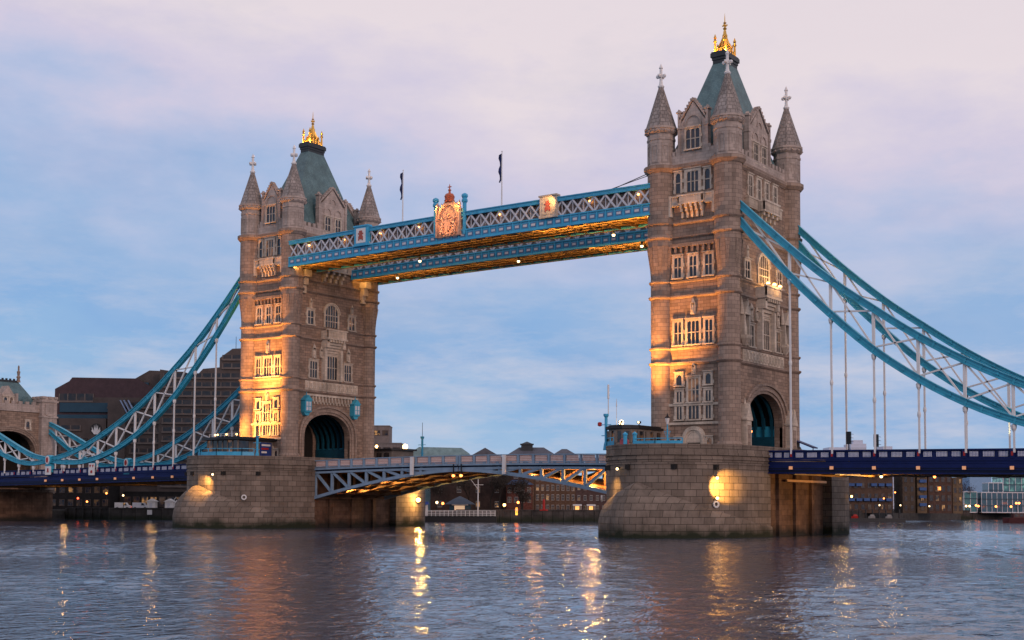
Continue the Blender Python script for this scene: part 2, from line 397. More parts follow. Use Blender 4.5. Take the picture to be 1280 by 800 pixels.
def make_pier(cx, label):
    t = thing('bridge_pier', label, 'pier', (cx, 0, 0), 0, 'stone piers of the bridge')
    b = MB(); zs = [(-2, 0), (3, 0), (9.2, 0)]
    b.loft([ring(pier_outline(16, e=e), z) for z, e in zs])
    b.build('shaft', PIER, t)
    c = MB()                                              # moulded courses and parapet, wider all round
    o = lambda e: pier_outline(16, rec=False, e=e)
    prof = [(9.2, -.3), (9.2, .12), (9.45, .12), (9.45, .0), (9.75, .0), (9.8, .16), (10.05, .16), (10.05, .02), (10.3, .02), (10.35, .2), (10.65, .2), (10.65, .05), (11.5, .05), (11.55, .1), (11.75, .1), (11.75, -.55), (11.4, -.55)]
    c.loft([ring(o(e), z) for z, e in prof])
    n = len(o(0)); c.add(ring(o(-.55), 11.4), [tuple(range(n-1, -1, -1))[::-1]])
    c.build('parapet_course', PIER, t)
    h = MB()                                              # cutwater with its domed stone hood
    outl = lambda b_, e, tk: pier_outline(b_, 28, False, e, tk)[:29]
    low = outl(18.2, .25, 1.2); upo = outl(16, -.1, 0)
    rings_ = [ring(low, -2), ring(low, 1.0)]
    st = 9
    for j in range(st+1):
        s_ = j/st; rr = []
        for k in range(29):
            a = abs(k-14)/14.0
            ztop = 1.4+5.6*(1-a)**1.25; zlow = 1.2+.9*(1-a)
            f1 = math.sin(s_*math.pi/2)**.9; f2 = (1-math.cos(s_*math.pi/2))*.75+s_*.25
            x = low[k][0]+(upo[k][0]-low[k][0])*f2; y = low[k][1]+(upo[k][1]-low[k][1])*f2
            rr.append((x, y, zlow+(ztop-zlow)*f1))
        rings_.append(rr)
    h.loft(rings_, closed=False, smooth=False); h.build('cutwater_hood', PIER, t)
    for s_ in (1, -1):                                    # recessed machinery chamber lining on each flank
        r = MB()
        xa, xb = sorted((s_*9.05, s_*9.3))
        r.box(xa, xb, -8.6, 11.6, -1, 9.1)
        for y in (-4, 1.5, 7): xa, xb = sorted((s_*9.2, s_*9.75)); r.box(xa, xb, y-.4, y+.4, -1, 9.0)
        r.build('chamber_wall', BROWN, t)
    d = MB()
    for k in (5, 8, 12, 15, 18):                          # weep holes under the courses
        x, y = pier_outline(16)[k]; d.box(x-.3, x+.3, y-.3, y+.3, 8.55, 9.15)
    d.build('drain_hole', DARK, t)
    return t
LP = make_pier(-41.15, 'stone pier with a domed cutwater, under the floodlit farther tower')
RP = make_pier(41.15, 'large nearer stone pier with a bright wall lamp and a domed cutwater')

# ------------------------------------------------------------------ tower windows
def window_mesh(w, h, lights, rows, arched=False, sur=.26, sill=True):
    """stone surround with mullions and transoms; origin bottom centre, standing on the facade"""
    f = MB(); hw = w/2; pr = .20
    f.fbox(-hw-sur, -hw, 0, pr, -.1, h if not arched else h*.62); f.fbox(hw, hw+sur, 0, pr, -.1, h if not arched else h*.62)
    if not arched:
        f.fbox(-hw-sur, hw+sur, 0, pr, h, h+sur)
        f.fbox(-hw-sur-.08, hw+sur+.08, 0, pr+.14, h+sur, h+sur+.14)
        for k in range(int(h/.7)):                        # long-and-short quoins
            if k % 2 == 0:
                f.fbox(-hw-sur-.16, -hw-sur, 0, pr-.04, k*.7, k*.7+.5); f.fbox(hw+sur, hw+sur+.16, 0, pr-.04, k*.7, k*.7+.5)
    else:
        z0 = h*.62; n = 10
        for ra, rb, p_ in ((hw, hw+sur, pr), (hw+sur, hw+sur+.2, pr+.12)):
            for k in range(n):
                a0, a1 = math.pi*k/n, math.pi*(k+1)/n; kz = (h-z0)/hw
                P = lambda r_, a: (r_*math.cos(a), z0+r_*kz*math.sin(a)*(1 if r_ == hw else .97))
                f.prism([P(ra, a0), P(rb, a0), P(rb, a1), P(ra, a1)], 0, p_)
    if sill: f.fbox(-hw-sur-.1, hw+sur+.1, 0, pr+.22, -.28, -.1)
    lw = w/lights
    for i in range(1, lights): f.fbox(-hw+i*lw-.065, -hw+i*lw+.065, 0, .14, 0, h*(.97 if arched else 1))
    for j in range(1, rows): f.fbox(-hw, hw, 0, .13, h*j/rows*(.8 if arched else 1)-.06, h*j/rows*(.8 if arched else 1)+.06)
    if not arched:
        for i in range(lights):                           # cusped heads
            u0, u1 = -hw+i*lw, -hw+(i+1)*lw; q = lw*.42
            f.prism([(u0, h), (u0, h-q*1.1), (u0+q*.25, h-q*.5), (u0+q, h)], 0, .12); f.prism([(u1, h), (u1, h-q*1.1), (u1-q*.25, h-q*.5), (u1-q, h)], 0, .12)
    g_ = MB()
    if not arched: g_.fbox(-hw, hw, .0, .035, 0, h)
    else:
        z0 = h*.62; poly = [(-hw, 0), (hw, 0)]+[(hw*math.cos(math.pi*k/12), z0+(h-z0)*math.sin(math.pi*k/12)) for k in range(13)]
        g_.prism(poly, 0, .035)
    return f.mesh('window', PORT), g_.mesh('pane', GLASS)
WINS = {}
def win(par, face, u, z, w, h, lights=2, rows=2, arched=False, sur=.26, sill=True):
    key = (round(w, 2), round(h, 2), lights, rows, arched, sur, sill)
    if key not in WINS: WINS[key] = window_mesh(*key)
    f, g_ = WINS[key]; loc, rz = face(u, 0, z)
    o = put('window', f, par, loc, rz); put('pane', g_, o); return o
def face_fn(kind, off):
    """placement on a wall of a tower (local space): south river front or the +x road front"""
    if kind == 'river': return lambda u, d, z: ((u, -off-d, z), 0.0)
    return lambda u, d, z: ((off+d, u, z), math.pi/2)
def canopy_mesh(h=2.0):
    b = MB(); b.fbox(-.32, .32, 0, .42, 0, .22); b.lathe([(.2, .22), (.26, .6), (.2, h*.5), (.12, h*.55), (.16, h*.62), (.02, h*.7)], 8, (0, -.25))
    b.fbox(-.36, -.24, 0, .3, .2, h*.8); b.fbox(.24, .36, 0, .3, .2, h*.8); b.lathe([(.36, h*.78), (.3, h*.84), (.05, h*1.15)], 6, (0, -.2)); return b.mesh('statue', PORT)
STAT = canopy_mesh(2.0)
def statue(par, face, u, z, s_=1.0):
    loc, rz = face(u, 0, z); o = put('statue', STAT, par, loc, rz); o.scale = (s_, s_, s_); return o

HX, HY = 5.12, 9.59           # corner turret axes
WX, WY = 5.55, 9.9            # wall planes
def corner_turret(t):
    b = MB()
    b.lathe([(1.75, 11.4), (1.75, 12.2), (1.6, 12.5), (1.49, 12.6), (1.49, 35.4)], 24, smooth=False, cap=False)
    b.lathe([(1.49, 35.3), (1.55, 36.2), (1.86, 39.5), (1.9, 39.6), (1.9, 50.2)], 16, cap=False, ph=.5)
    for k in range(8):                                    # broach darts where the round shaft turns octagonal
        a = 2*math.pi*(k+.5)/8; ca, sa = math.cos(a), math.sin(a)
        b.add([(1.45*ca-.0*sa, 1.45*sa, 35.6), (1.98*ca-.34*sa, 1.98*sa+.34*ca, 39.5), (1.98*ca+.34*sa, 1.98*sa-.34*ca, 39.5), (1.2*ca, 1.2*sa, 39.5)], [(0, 2, 1), (0, 1, 3), (0, 3, 2), (1, 2, 3)])
    o = b.build('corner_turret', SHAFT, t)
    d = MB(); d.lathe([(1.93, 50.7), (1.93, 54.5), (2.02, 54.55), (2.02, 54.85), (1.93, 54.9), (1.93, 55.5)], 8, ph=.5, cap=False)
    for k in range(8):                                    # sunk tracery panels with arrow slits
        a = 2*math.pi*k/8; M0 = d.M.copy(); d.M = Matrix.Rotation(a-math.pi/2+math.pi, 4, 'Z') @ Matrix.Translation((0, -1.785, 0))
        d.fbox(-.5, -.38, 0, .07, 51.3, 54.1); d.fbox(.38, .5, 0, .07, 51.3, 54.1); d.fbox(-.38, .38, 0, .07, 53.7, 54.1); d.fbox(-.38, .38, 0, .07, 51.3, 51.5); d.fbox(-.05, .05, 0, .06, 52.4, 53.7)
        d.M = M0
    d.build('drum', PALE, o)
    e = MB(); e.lathe([(1.95, 55.4), (2.2, 55.65), (2.22, 56.0), (2.32, 56.05), (2.32, 56.35), (2.05, 56.4)], 16, ph=.5)
    for k in range(16): a = 2*math.pi*k/16; e.beam((1.9*math.cos(a), 1.9*math.sin(a), 55.55), (2.28*math.cos(a), 2.28*math.sin(a), 55.85), .2, .3)
    e.build('cornice', PALE, o)
    s_ = MB(); prof = []; r0, r1, z0, z1, n = 2.12, .24, 56.4, 62.4, 10
    for k in range(n):
        za, zb = z0+(z1-z0)*k/n, z0+(z1-z0)*(k+1)/n; ra, rb = r0+(r1-r0)*k/n, r0+(r1-r0)*(k+1)/n
        prof += [(ra+.05, za), (rb+.07, zb-.02)]
    s_.lathe(prof, 8, ph=.5)
    for k in range(8): a = 2*math.pi*(k+.5)/8; s_.beam((r0*math.cos(a), r0*math.sin(a), z0), (r1*math.cos(a), r1*math.sin(a), z1), .16, .12)
    s_.build('spire', SPIRE, o)
    f = MB(); f.lathe([(.42, 62.3), (.5, 62.5), (.3, 62.7), (.22, 63.2), (.2, 65.0), (.3, 65.1), (.22, 65.3), (.02, 65.75)], 8)
    f.box(-.68, .68, -.15, .15, 63.75, 64.15); f.box(-.15, .15, -.68, .68, 63.75, 64.15)
    for x, y in ((.6, 0), (-.6, 0), (0, .6), (0, -.6)): f.ball((x, y, 63.95), .22, 0, 6, 4)
    f.build('cross_finial', WHITE, o)
    return o
TURRET = None
def tower_ring(t, name, z0, z1, pr, mat, round_=True, r=1.49):
    b = MB(); zm = (z0+z1)/2
    prof = lambda p: [(z0, p*.25), (zm, p), (z1-.04, p), (z1, p*.4)]
    for s_ in (1, -1):
        for (za, pa), (zb, pb) in zip(prof(pr)[:-1], prof(pr)[1:]):
            b.add([(-4.2, s_*(WY+pa), za), (4.2, s_*(WY+pa), za), (4.2, s_*(WY+pb), zb), (-4.2, s_*(WY+pb), zb)], [(0, 1, 2, 3) if s_ < 0 else (3, 2, 1, 0)])
            b.add([(s_*(WX+pa), -8.7, za), (s_*(WX+pa), 8.7, za), (s_*(WX+pb), 8.7, zb), (s_*(WX+pb), -8.7, zb)], [(0, 1, 2, 3) if s_ > 0 else (3, 2, 1, 0)])
        for za, p in ((z0, .25), (z1, .4)):
            b.box(-4.2, 4.2, *sorted((s_*9.2, s_*(WY+pr*p))), za-.012, za+.012); b.box(*sorted((s_*4.8, s_*(WX+pr*p))), -8.7, 8.7, za-.012, za+.012)
        for y in (-HY, HY): b.lathe([(r-.1, z0)]+[(r+p*1.05, z) for z, p in prof(pr)]+[(r-.1, z1)], 24 if round_ else 16, (s_*HX, y), .5, cap=False)
    return b.build(name, mat, t)
def arched_wall(b, hw_wall, z0, z1, hw, zs, rise, d0, d1, n=18, uc=0.0):
    """wall with a four-centred arch opening, in facade frame"""
    b.fbox(-hw_wall, uc-hw, d0, d1, z0, z1); b.fbox(uc+hw, hw_wall, d0, d1, z0, z1)
    P = [(uc-hw*math.cos(math.pi*k/n), zs+rise*math.sin(math.pi*k/n)**.8) for k in range(n+1)]
    for k in range(n): b.prism([P[k], P[k+1], (P[k+1][0], z1), (P[k][0], z1)], d0, d1)
def arch_ring(b, hw0, hw1, zb, zs, r0, r1, d0, d1, n=20, mi=0):
    A = [(-hw0*math.cos(math.pi*k/n), zs+r0*math.sin(math.pi*k/n)**.8) for k in range(n+1)]
    B = [(-hw1*math.cos(math.pi*k/n), zs+r1*math.sin(math.pi*k/n)**.8) for k in range(n+1)]
    for k in range(n): b.prism([A[k], B[k], B[k+1], A[k+1]], d0, d1, mi)
    b.fbox(-hw1, -hw0, d0, d1, zb, zs, mi); b.fbox(hw0, hw1, d0, d1, zb, zs, mi)

def make_tower(cx, label, inner):
    """inner: +1 when the tower's +x front faces the other tower (walkways), -1 when it faces the shore (chains)"""
    t = thing('bridge_tower', label, 'tower', (cx, 0, 0), 0, 'gothic towers of the bridge')
    uc = -.9 if inner > 0 else .5
    riv = face_fn('river', WY); road = face_fn('road', WX)
    w = MB()
    for s_ in (1, -1): w.box(-4.4, 4.4, *sorted((s_*WY, s_*(WY-1.1))), 11.4, 50.4)
    for a in (math.pi/2, -math.pi/2):
        w.M = Matrix.Rotation(a, 4, 'Z') @ Matrix.Translation((0, -WX, 0))
        arched_wall(w, 8.9, 11.4, 50.4, 5.7, 15.2, 4.4, -1.2, 0, 18, uc if a > 0 else 0)
    w.M = Matrix.Identity(4)
    w.box(-4.3, 4.3, -8.7, 8.7, 23.2, 24)                 # floor above the gateway
    w.build('wall', GRAN, t)
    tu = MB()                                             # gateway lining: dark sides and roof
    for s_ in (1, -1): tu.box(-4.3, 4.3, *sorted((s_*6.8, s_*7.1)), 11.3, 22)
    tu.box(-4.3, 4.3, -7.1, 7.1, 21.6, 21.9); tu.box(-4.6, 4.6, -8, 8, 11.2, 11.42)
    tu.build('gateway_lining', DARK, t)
    rb = MB()                                             # blue steel portal ribs inside the gateway
    for k in range(7):
        x = -3.9+k*1.3; n = 10
        for q in range(n):
            a0, a1 = math.pi*q/n, math.pi*(q+1)/n
            rb.beam((x, -6.5*math.cos(a0), 15.0+5.2*math.sin(a0)), (x, -6.5*math.cos(a1), 15.0+5.2*math.sin(a1)), .28, .5)
        for s_ in (1, -1): rb.box(x-.14, x+.14, *sorted((s_*6.25, s_*6.75)), 11.4, 15.1)
    for s_ in (1, -1): rb.box(-4.2, 4.2, *sorted((s_*6.2, s_*6.35)), 11.4, 13.9)
    rb.build('gateway_rib', GTEAL, t)
    for s_ in (1, -1): pn = MB(); pn.box(-4.3, 4.9, *sorted((s_*6.45, s_*6.55)), 11.42, 14.0 if inner > 0 else 15.4); pn.build('gateway_panel', TEAL, t)
    sc_ = MB()                                            # dark sheets added at the far end to hide the bright sky beyond
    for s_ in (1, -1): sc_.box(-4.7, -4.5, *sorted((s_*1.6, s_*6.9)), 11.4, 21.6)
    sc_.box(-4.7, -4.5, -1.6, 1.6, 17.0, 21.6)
    sc_.build('sky_blocking_sheet', DARK, t)
    a = MB()
    for q, (h0, h1, d) in enumerate(((5.7, 6.1, .1), (6.1, 6.5, .28), (6.5, 6.8, .2), (6.8, 7.15, .45))):
        for s_ in (1,):
            a.M = Matrix.Rotation(math.pi/2, 4, 'Z') @ Matrix.Translation((uc, -WX, 0))
            arch_ring(a, h0, h1, 11.4, 15.2, 4.4+h0-5.7, 4.4+h1-5.7, -.4, d)
    a.build('gateway_arch', SHAFT, t)
    # corner turrets
    global TURRET
    for x in (-HX, HX):
        for y in (-HY, HY):
            if TURRET is None: TURRET = corner_turret(t); o = TURRET
            else: o = copy_tree(TURRET, t)
            o.location = (x, y, 0)
    for z0, z1, p in ((23.1, 23.55, .3), (25.2, 25.6, .24), (32.25, 32.7, .3), (34.4, 34.8, .24)): tower_ring(t, 'string_course', z0, z1, p, SHAFT)
    for z0, z1, p in ((40.45, 40.9, .3), (42.45, 42.85, .26)): tower_ring(t, 'string_course', z0, z1, p, SHAFT, False, 1.9)
    tower_ring(t, 'string_course', 49.9, 50.85, .5, SHAFT, False, 1.9)
    # attic parapet with crenels
    pa = MB()
    for s_ in (1, -1):
        pa.box(-4.2, 4.2, *sorted((s_*(WY+.05), s_*(WY-.45))), 50.7, 52.1); pa.box(*sorted((s_*(WX+.05), s_*(WX-.45))), -8.7, 8.7, 50.7, 52.1)
        for k in range(3):
            for q in (-1, 1):
                u = q*(2.35+k*.62); pa.box(u-.2, u+.2, *sorted((s_*(WY+.08), s_*(WY-.45))), 52.1, 52.75)
        for k in range(4):
            for q in (-1, 1):
                u = q*(3.8+k*1.15); pa.box(*sorted((s_*(WX+.08), s_*(WX-.45))), u-.33, u+.33, 52.1, 52.75)
    pa.build('parapet', PALE, t)
    # steep hipped roof, lead cornice and gilded crown
    r = MB(); prof = [(51.0, 5.1, 9.2), (53.0, 4.35, 8.0), (55.5, 3.55, 6.75), (60, 2.6, 5.15), (67.0, .95, 2.0)]
    r.loft([[(-x, -y, z), (x, -y, z), (x, y, z), (-x, y, z)] for z, x, y in prof])
    ro = r.build('roof', SLATE, t)
    c = MB()
    for z0, z1, e in ((67.0, 67.5, .06), (67.5, 67.9, .16), (67.9, 68.5, .32), (68.5, 68.7, .22)): c.box(-.85-e, .85+e, -2-e, 2+e, z0, z1)
    c.build('lead_cornice', LEAD, ro)
    k_ = MB()
    for s_ in (1, -1):
        for y in (-.7, 0, .7): k_.lathe([(.1, 68.7), (.08, 69.7), (.17, 69.9), (.02, 70.3)], 6, (s_*.8, y))
        for x in (-.8, .8): k_.lathe([(.2, 68.7), (.16, 70.2), (.28, 70.4), (.14, 70.7), (.24, 70.9), (.03, 71.5)], 8, (x, s_*1.5))
        k_.beam((-.8, s_*1.5, 69.3), (.8, s_*1.5, 69.3), .08, .12); k_.beam((s_*.8, -1.5, 69.3), (s_*.8, 1.5, 69.3), .08, .12)
        for q in range(5):                                # flame-like gilded openwork rising to the finial
            f0, f1 = q/5, (q+1)/5
            for x in (-.75, .75): k_.beam((x*(1-f0)**1.3, s_*1.4*(1-f0)**1.3, 68.8+3.2*f0), (x*(1-f1)**1.3, s_*1.4*(1-f1)**1.3, 68.8+3.2*f1), .16, .34)
            k_.beam((0, s_*1.3*(1-f0)**1.2, 68.8+3.4*f0), (0, s_*1.3*(1-f1)**1.2, 68.8+3.4*f1), .3, .3)
    k_.lathe([(.5, 68.7), (.34, 70.8), (.4, 71.6), (.2, 71.9), (.16, 72.4), (.3, 72.6), (.12, 72.8), (.1, 73.3), (.26, 73.45), (.08, 73.6), (.06, 74.2), (.01, 74.9)], 8)
    k_.box(-.42, .42, -.06, .06, 72.98, 73.15); k_.box(-.06, .06, -.42, .42, 72.98, 73.15)
    k_.build('gilded_crown', GOLD, ro)
    for lx, ly in ((1.05, -1.9), (-1.05, -2.0)): light('POINT', ro, (lx, ly, 68.95), None, 620, WARM, .12)
    # gabled dormers
    def dormer(face_rot, off, hw, z0, zsh, zap, depth, wins, blind):
        Mx = Matrix.Rotation(face_rot, 4, 'Z') @ Matrix.Translation((0, -off, 0))
        b = MB(); b.M = Mx
        b.prism([(-hw, z0), (hw, z0), (hw, zsh-1.2), (hw*.75, zsh-.6), (0, zap), (-hw*.75, zsh-.6), (-hw, zsh-1.2)], -.7, 0)
        for s_ in (1, -1):
            u0, u1 = sorted((s_*(hw-.1), s_*(hw+.32))); b.fbox(u0, u1, -.7, .16, z0, zsh+.35); b.fbox(*sorted((s_*(hw-.25), s_*(hw+.5))), -.8, .26, zsh+.35, zsh+.6); b.fbox(*sorted((s_*(hw-.2), s_*(hw+.42))), -.75, .22, zsh-1.9, zsh-1.7)
            b.prism([(s_*(hw+.3), zsh+.6), (s_*(hw+.45), zsh+.6), (s_*(hw+.2), zsh+.95), (s_*(hw-.1), zsh+.6)], -.35, .1)
            b.fbox(*sorted((s_*(hw+.28), s_*(hw+.7))), -.5, .1, z0, z0+2.4)
            n = 7                                          # crocketed coping
            for k in range(n):
                ua, za = hw*.98*(1-k/n), zsh-.75+(zap+.2-zsh+.75)*k/n; ub, zb = hw*.98*(1-(k+1)/n), zsh-.75+(zap+.2-zsh+.75)*(k+1)/n
                b.prism([(s_*ua, za), (s_*ub, zb), (s_*ub, zb+.3), (s_*ua, za+.3)], -.75, .14); b.fbox(*sorted((s_*(ua-.1), s_*(ua+.12))), -.3, .16, za+.25, za+.55)
        for u, z, wd in blind:
            arc = MB
            n = 8
            for k in range(n):
                a0, a1 = math.pi*k/n, math.pi*(k+1)/n
                P = lambda rr, a_: (u+rr*math.cos(a_), z+rr*1.15*math.sin(a_))
                b.prism([P(wd, a0), P(wd+.16, a0), P(wd+.16, a1), P(wd, a1)], 0, .15)
        b.fbox(-.1, .1, -.2, .2, zap, zap+.45)
        o = b.build('gable', PALE, t)
        q = MB(); q.M = Mx
        q.prism([(-hw+.15, z0), (hw-.15, z0), (hw-.15, zsh-1.0), (0, zap-.35), (-hw+.15, zsh-1.0)], -depth, -.75); q.build('gable_roof', SLATE, o)
        kk = face_fn('river', off) if face_rot == 0 else face_fn('road', off)
        if wins:
            for u, z, wd, h, l_, rws in wins: win(o, kk, u, z, wd, h, l_, rws, sur=.2)
    dormer(0, WY-.1, 2.0, 50.8, 57.7, 59.5, 3.6, [(0, 52.9, 2.1, 2.7, 3, 2)], [(0, 56.1, 1.15)])
    dormer(math.pi/2, WX-.35, 3.2, 50.8, 57.8, 59.8, 2.8, [(-1.3, 51.9, 1.3, 2.6, 2, 2), (1.3, 51.9, 1.3, 2.6, 2, 2)], [(-1.3, 55.2, .8), (1.3, 55.2, .8), (0, 57.2, .6)])
    dormer(math.pi, WY-.1, 2.0, 50.8, 57.7, 59.5, 3.6, None, [(0, 56.1, 1.15)])
    dormer(-math.pi/2, WX-.35, 3.2, 50.8, 57.8, 59.8, 2.8, None, [])
    # river front
    for u, w_ in ((-2.25, .75), (2.25, .75), (0, 1.75)): win(t, riv, u, 46.9, w_, 2.75, 3 if w_ > 1 else 1, 2, sur=.42 if w_ > 1 else .22, sill=False)
    b = MB()                                              # corbelled balcony under the top windows
    F = lambda *q: b.fbox(*q)
    b.M = Matrix.Translation((0, -WY, 0))
    F(-1.9, 1.9, 0, .95, 45.1, 45.3); F(-1.9, 1.9, .78, .95, 45.3, 46.15); F(-2.0, 2.0, .7, 1.05, 46.15, 46.4); F(-1.9, -1.7, 0, .95, 45.3, 46.2); F(1.7, 1.9, 0, .95, 45.3, 46.2)
    for s_ in (1, -1): F(*sorted((s_*1.95, s_*3.5)), 0, .42, 45.2, 46.2); F(*sorted((s_*1.95, s_*3.55)), 0, .55, 46.2, 46.42); F(*sorted((s_*3.1, s_*3.6)), 0, .6, 43.6, 46.5); F(*sorted((s_*1.95, s_*3.55)), 0, .5, 45.0, 45.2)
    for k in range(5): u = -1.5+k*.75; b.prism([(u-.16, 43.3), (u+.16, 43.3), (u+.16, 45.1), (u-.16, 45.1)], 0, .35); F(u-.16, u+.16, .3, .65, 44.1, 45.1); F(u-.16, u+.16, .6, .9, 44.6, 45.1)
    for k in range(9): u = -1.5+k*.375; F(u-.09, u+.09, .74, .99, 45.35, 46.1)
    bo = b.build('balcony', PORT, t)
    light('SPOT', bo, (0, -WY-2.0, 42.2), (0, -WY-.2, 44.8), 260, WARM, .1, 55)
    b = MB(); b.M = Matrix.Translation((0, -WY, 0))       # corbel table
    b.fbox(-3.7, 3.7, 0, .5, 39.3, 39.75)
    for k in range(9): u = -3.4+k*.85; b.fbox(u-.17, u+.17, 0, .42, 38.6, 39.3); b.fbox(u-.14, u+.14, 0, .26, 38.1, 38.6)
    b.build('corbel_table', SHAFT, t)
    for u in (-2.35, 0, 2.35): win(t, riv, u, 35.2, 1.05, 2.75, 2, 2, sur=.3)
    for u, w_ in ((-2.35, 1.05), (0, 1.75), (2.35, 1.05)): win(t, riv, u, 25.95, w_, 3.1, 3 if w_ > 1.5 else 2, 2, sur=.3)
    statue(t, riv, 0, 29.9, 1.0)
    for u in (-2.2, 2.2):
        win(t, riv, u, 20.4, .8, 1.35, 1, 1, sur=.3); win(t, riv, u, 18.1, .8, 1.4, 2, 1, sur=.3); win(t, riv, u, 15.75, .8, 1.7, 2, 1, sur=.3)
    win(t, riv, 0, 18.1, 1.6, 3.1, 3, 2, sur=.26); win(t, riv, 0, 15.75, 1.6, 1.75, 3, 1, sur=.26); statue(t, riv, 0, 21.7, .8)
    b = MB(); b.M = Matrix.Translation((0, -WY, 0)); b.fbox(-3.75, 3.75, 0, .26, 17.5, 17.85); b.fbox(-3.75, 3.75, 0, .26, 14.95, 15.3)
    b.build('sill_band', PORT, t)
    b = MB(); b.M = Matrix.Translation((0, -WY, 0))       # postern doorway
    for h0, h1, d in ((.95, 1.25, .12), (1.25, 1.55, .28), (1.55, 1.75, .2)): arch_ring(b, h0, h1, 11.4, 12.9, h0*1.05, h1*1.05, 0, d, 12)
    do = b.build('door', PORT, t)
    b = MB(); b.M = Matrix.Translation((0, -WY, 0)); b.prism([(-.95, 12.6), (.95, 12.6)]+[(.95*math.cos(math.pi*k/10), 12.9+math.sin(math.pi*k/10)) for k in range(11)], 0, .08); b.fbox(-.95, .95, 0, .18, 12.5, 12.75); b.build('tympanum', PORT, do)
    b = MB(); b.M = Matrix.Translation((0, -WY, 0)); b.fbox(-.9, .9, 0, .06, 11.4, 12.5); b.build('door_leaf', DARK, do)
    for u in (-2.35, 2.35): win(t, riv, u, 11.75, .7, 1.3, 1, 1, sur=.22)
    # road front
    uo = -.35 if inner > 0 else .2
    b = MB(); b.M = Matrix.Rotation(math.pi/2, 4, 'Z') @ Matrix.Translation((0, -WX, 0))   # carved panel frieze
    b.fbox(-6.6, 6.6, 0, .16, 23.6, 25.2)
    for k in range(13):
        u = -6+k; b.fbox(u-.42, u-.32, .16, .26, 23.7, 25.1); b.fbox(u+.32, u+.42, .16, .26, 23.7, 25.1); b.fbox(u-.14, u+.14, .16, .3, 23.95, 24.85); b.fbox(u-.34, u+.34, .16, .24, 24.3, 24.5)
    if inner > 0:
        for k in range(17): u = -6.4+k*.8; b.fbox(u-.12, u+.12, 0, .3, 22.2, 22.6); b.fbox(u-.08, u+.08, 0, .4, 21.6, 22.2); b.fbox(u+.28, u+.5, 0, .25, 21.3, 21.7)
        b.fbox(-6.6, 6.6, 0, .34, 22.6, 22.95)
    b.build('carved_frieze', PORT, t)
    for u in (-4.3, 4.3): win(t, road, u+uo, 25.85, 1.75, 2.8, 3, 2, sur=.28); statue(t, road, u+uo, 29.2, 1.1)
    win(t, road, uo, 25.85, 3.1, 4.0, 5, 2, sur=.3)
    for u in (-2.5, 2.5): statue(t, road, u+uo, 29.4, .9)
    b = MB(); b.M = Matrix.Rotation(math.pi/2, 4, 'Z') @ Matrix.Translation((uo, -WX, 0))   # oriel hood and balcony
    for k in range(5): d0 = .25+k*.3; b.fbox(-1.9-.1*k, 1.9+.1*k, 0, d0, 30.4+k*.45, 30.85+k*.45)
    for s_ in (1, -1): b.fbox(*sorted((s_*1.75, s_*2.25)), 0, .9, 25.5, 32.2); b.fbox(*sorted((s_*1.7, s_*2.35)), 0, 1.45, 31.2, 32.5)
    b.fbox(-2.6, 2.6, 0, 1.75, 32.65, 32.95); b.fbox(-2.5, 2.5, 1.45, 1.65, 32.95, 34.2); b.fbox(-2.6, 2.6, 1.35, 1.75, 34.2, 34.45)
    for s_ in (1, -1): b.fbox(*sorted((s_*2.3, s_*2.5)), 0, 1.65, 32.95, 34.2)
    for k in range(12): u = -2.2+k*.4; b.fbox(u-.11, u+.11, 1.6, 1.72, 33.1, 34.05)
    for k in range(6): u = -1.75+k*.7; b.fbox(u-.12, u+.12, 1.2, 1.7, 32.2, 32.65)
    b.build('oriel_balcony', PORT, t)
    win(t, road, uo, 35.0, 3.1, 3.9, 5, 3, True, sur=.36, sill=False)
    for u in (-5.2, 5.2): win(t, road, u+uo, 35.1, 1.4, 2.3, 2, 2, sur=.3); statue(t, road, u+uo, 37.8, .8)
    for u in (-4.1, -1.4, 1.2, 3.9): win(t, road, u+uo, 46.7, 1.05, 2.7, 2, 2, sur=.3, sill=False)
    b = MB(); b.M = Matrix.Rotation(math.pi/2, 4, 'Z') @ Matrix.Translation((uo, -WX, 0))
    b.fbox(-5.4, 5.4, 0, .5, 44.9, 46.2); b.fbox(-5.5, 5.5, 0, .62, 46.2, 46.42)
    b.fbox(-2.6, 2.6, 0, 1.5, 44.7, 44.95); b.fbox(-2.6, 2.6, 1.3, 1.5, 44.95, 46.1); b.fbox(-2.7, 2.7, 1.25, 1.6, 46.1, 46.4)
    for s_ in (1, -1): b.fbox(*sorted((s_*2.4, s_*2.6)), .4, 1.5, 44.95, 46.1)
    for k in range(4): u = -2.1+k*1.4; b.fbox(u-.25, u+.25, 0, .5, 42.9, 44.7); b.fbox(u-.25, u+.25, .4, .9, 43.6, 44.7); b.fbox(u-.25, u+.25, .8, 1.3, 44.2, 44.7)
    for k in range(13): u = -2.3+k*.38; b.fbox(u-.1, u+.1, 1.45, 1.57, 45.05, 46.0)
    for k in range(7):
        for s_ in (1, -1): u = s_*(2.9+k*.38); b.fbox(u-.1, u+.1, .48, .57, 45.05, 46.1)
    b.build('balcony', PORT, t)
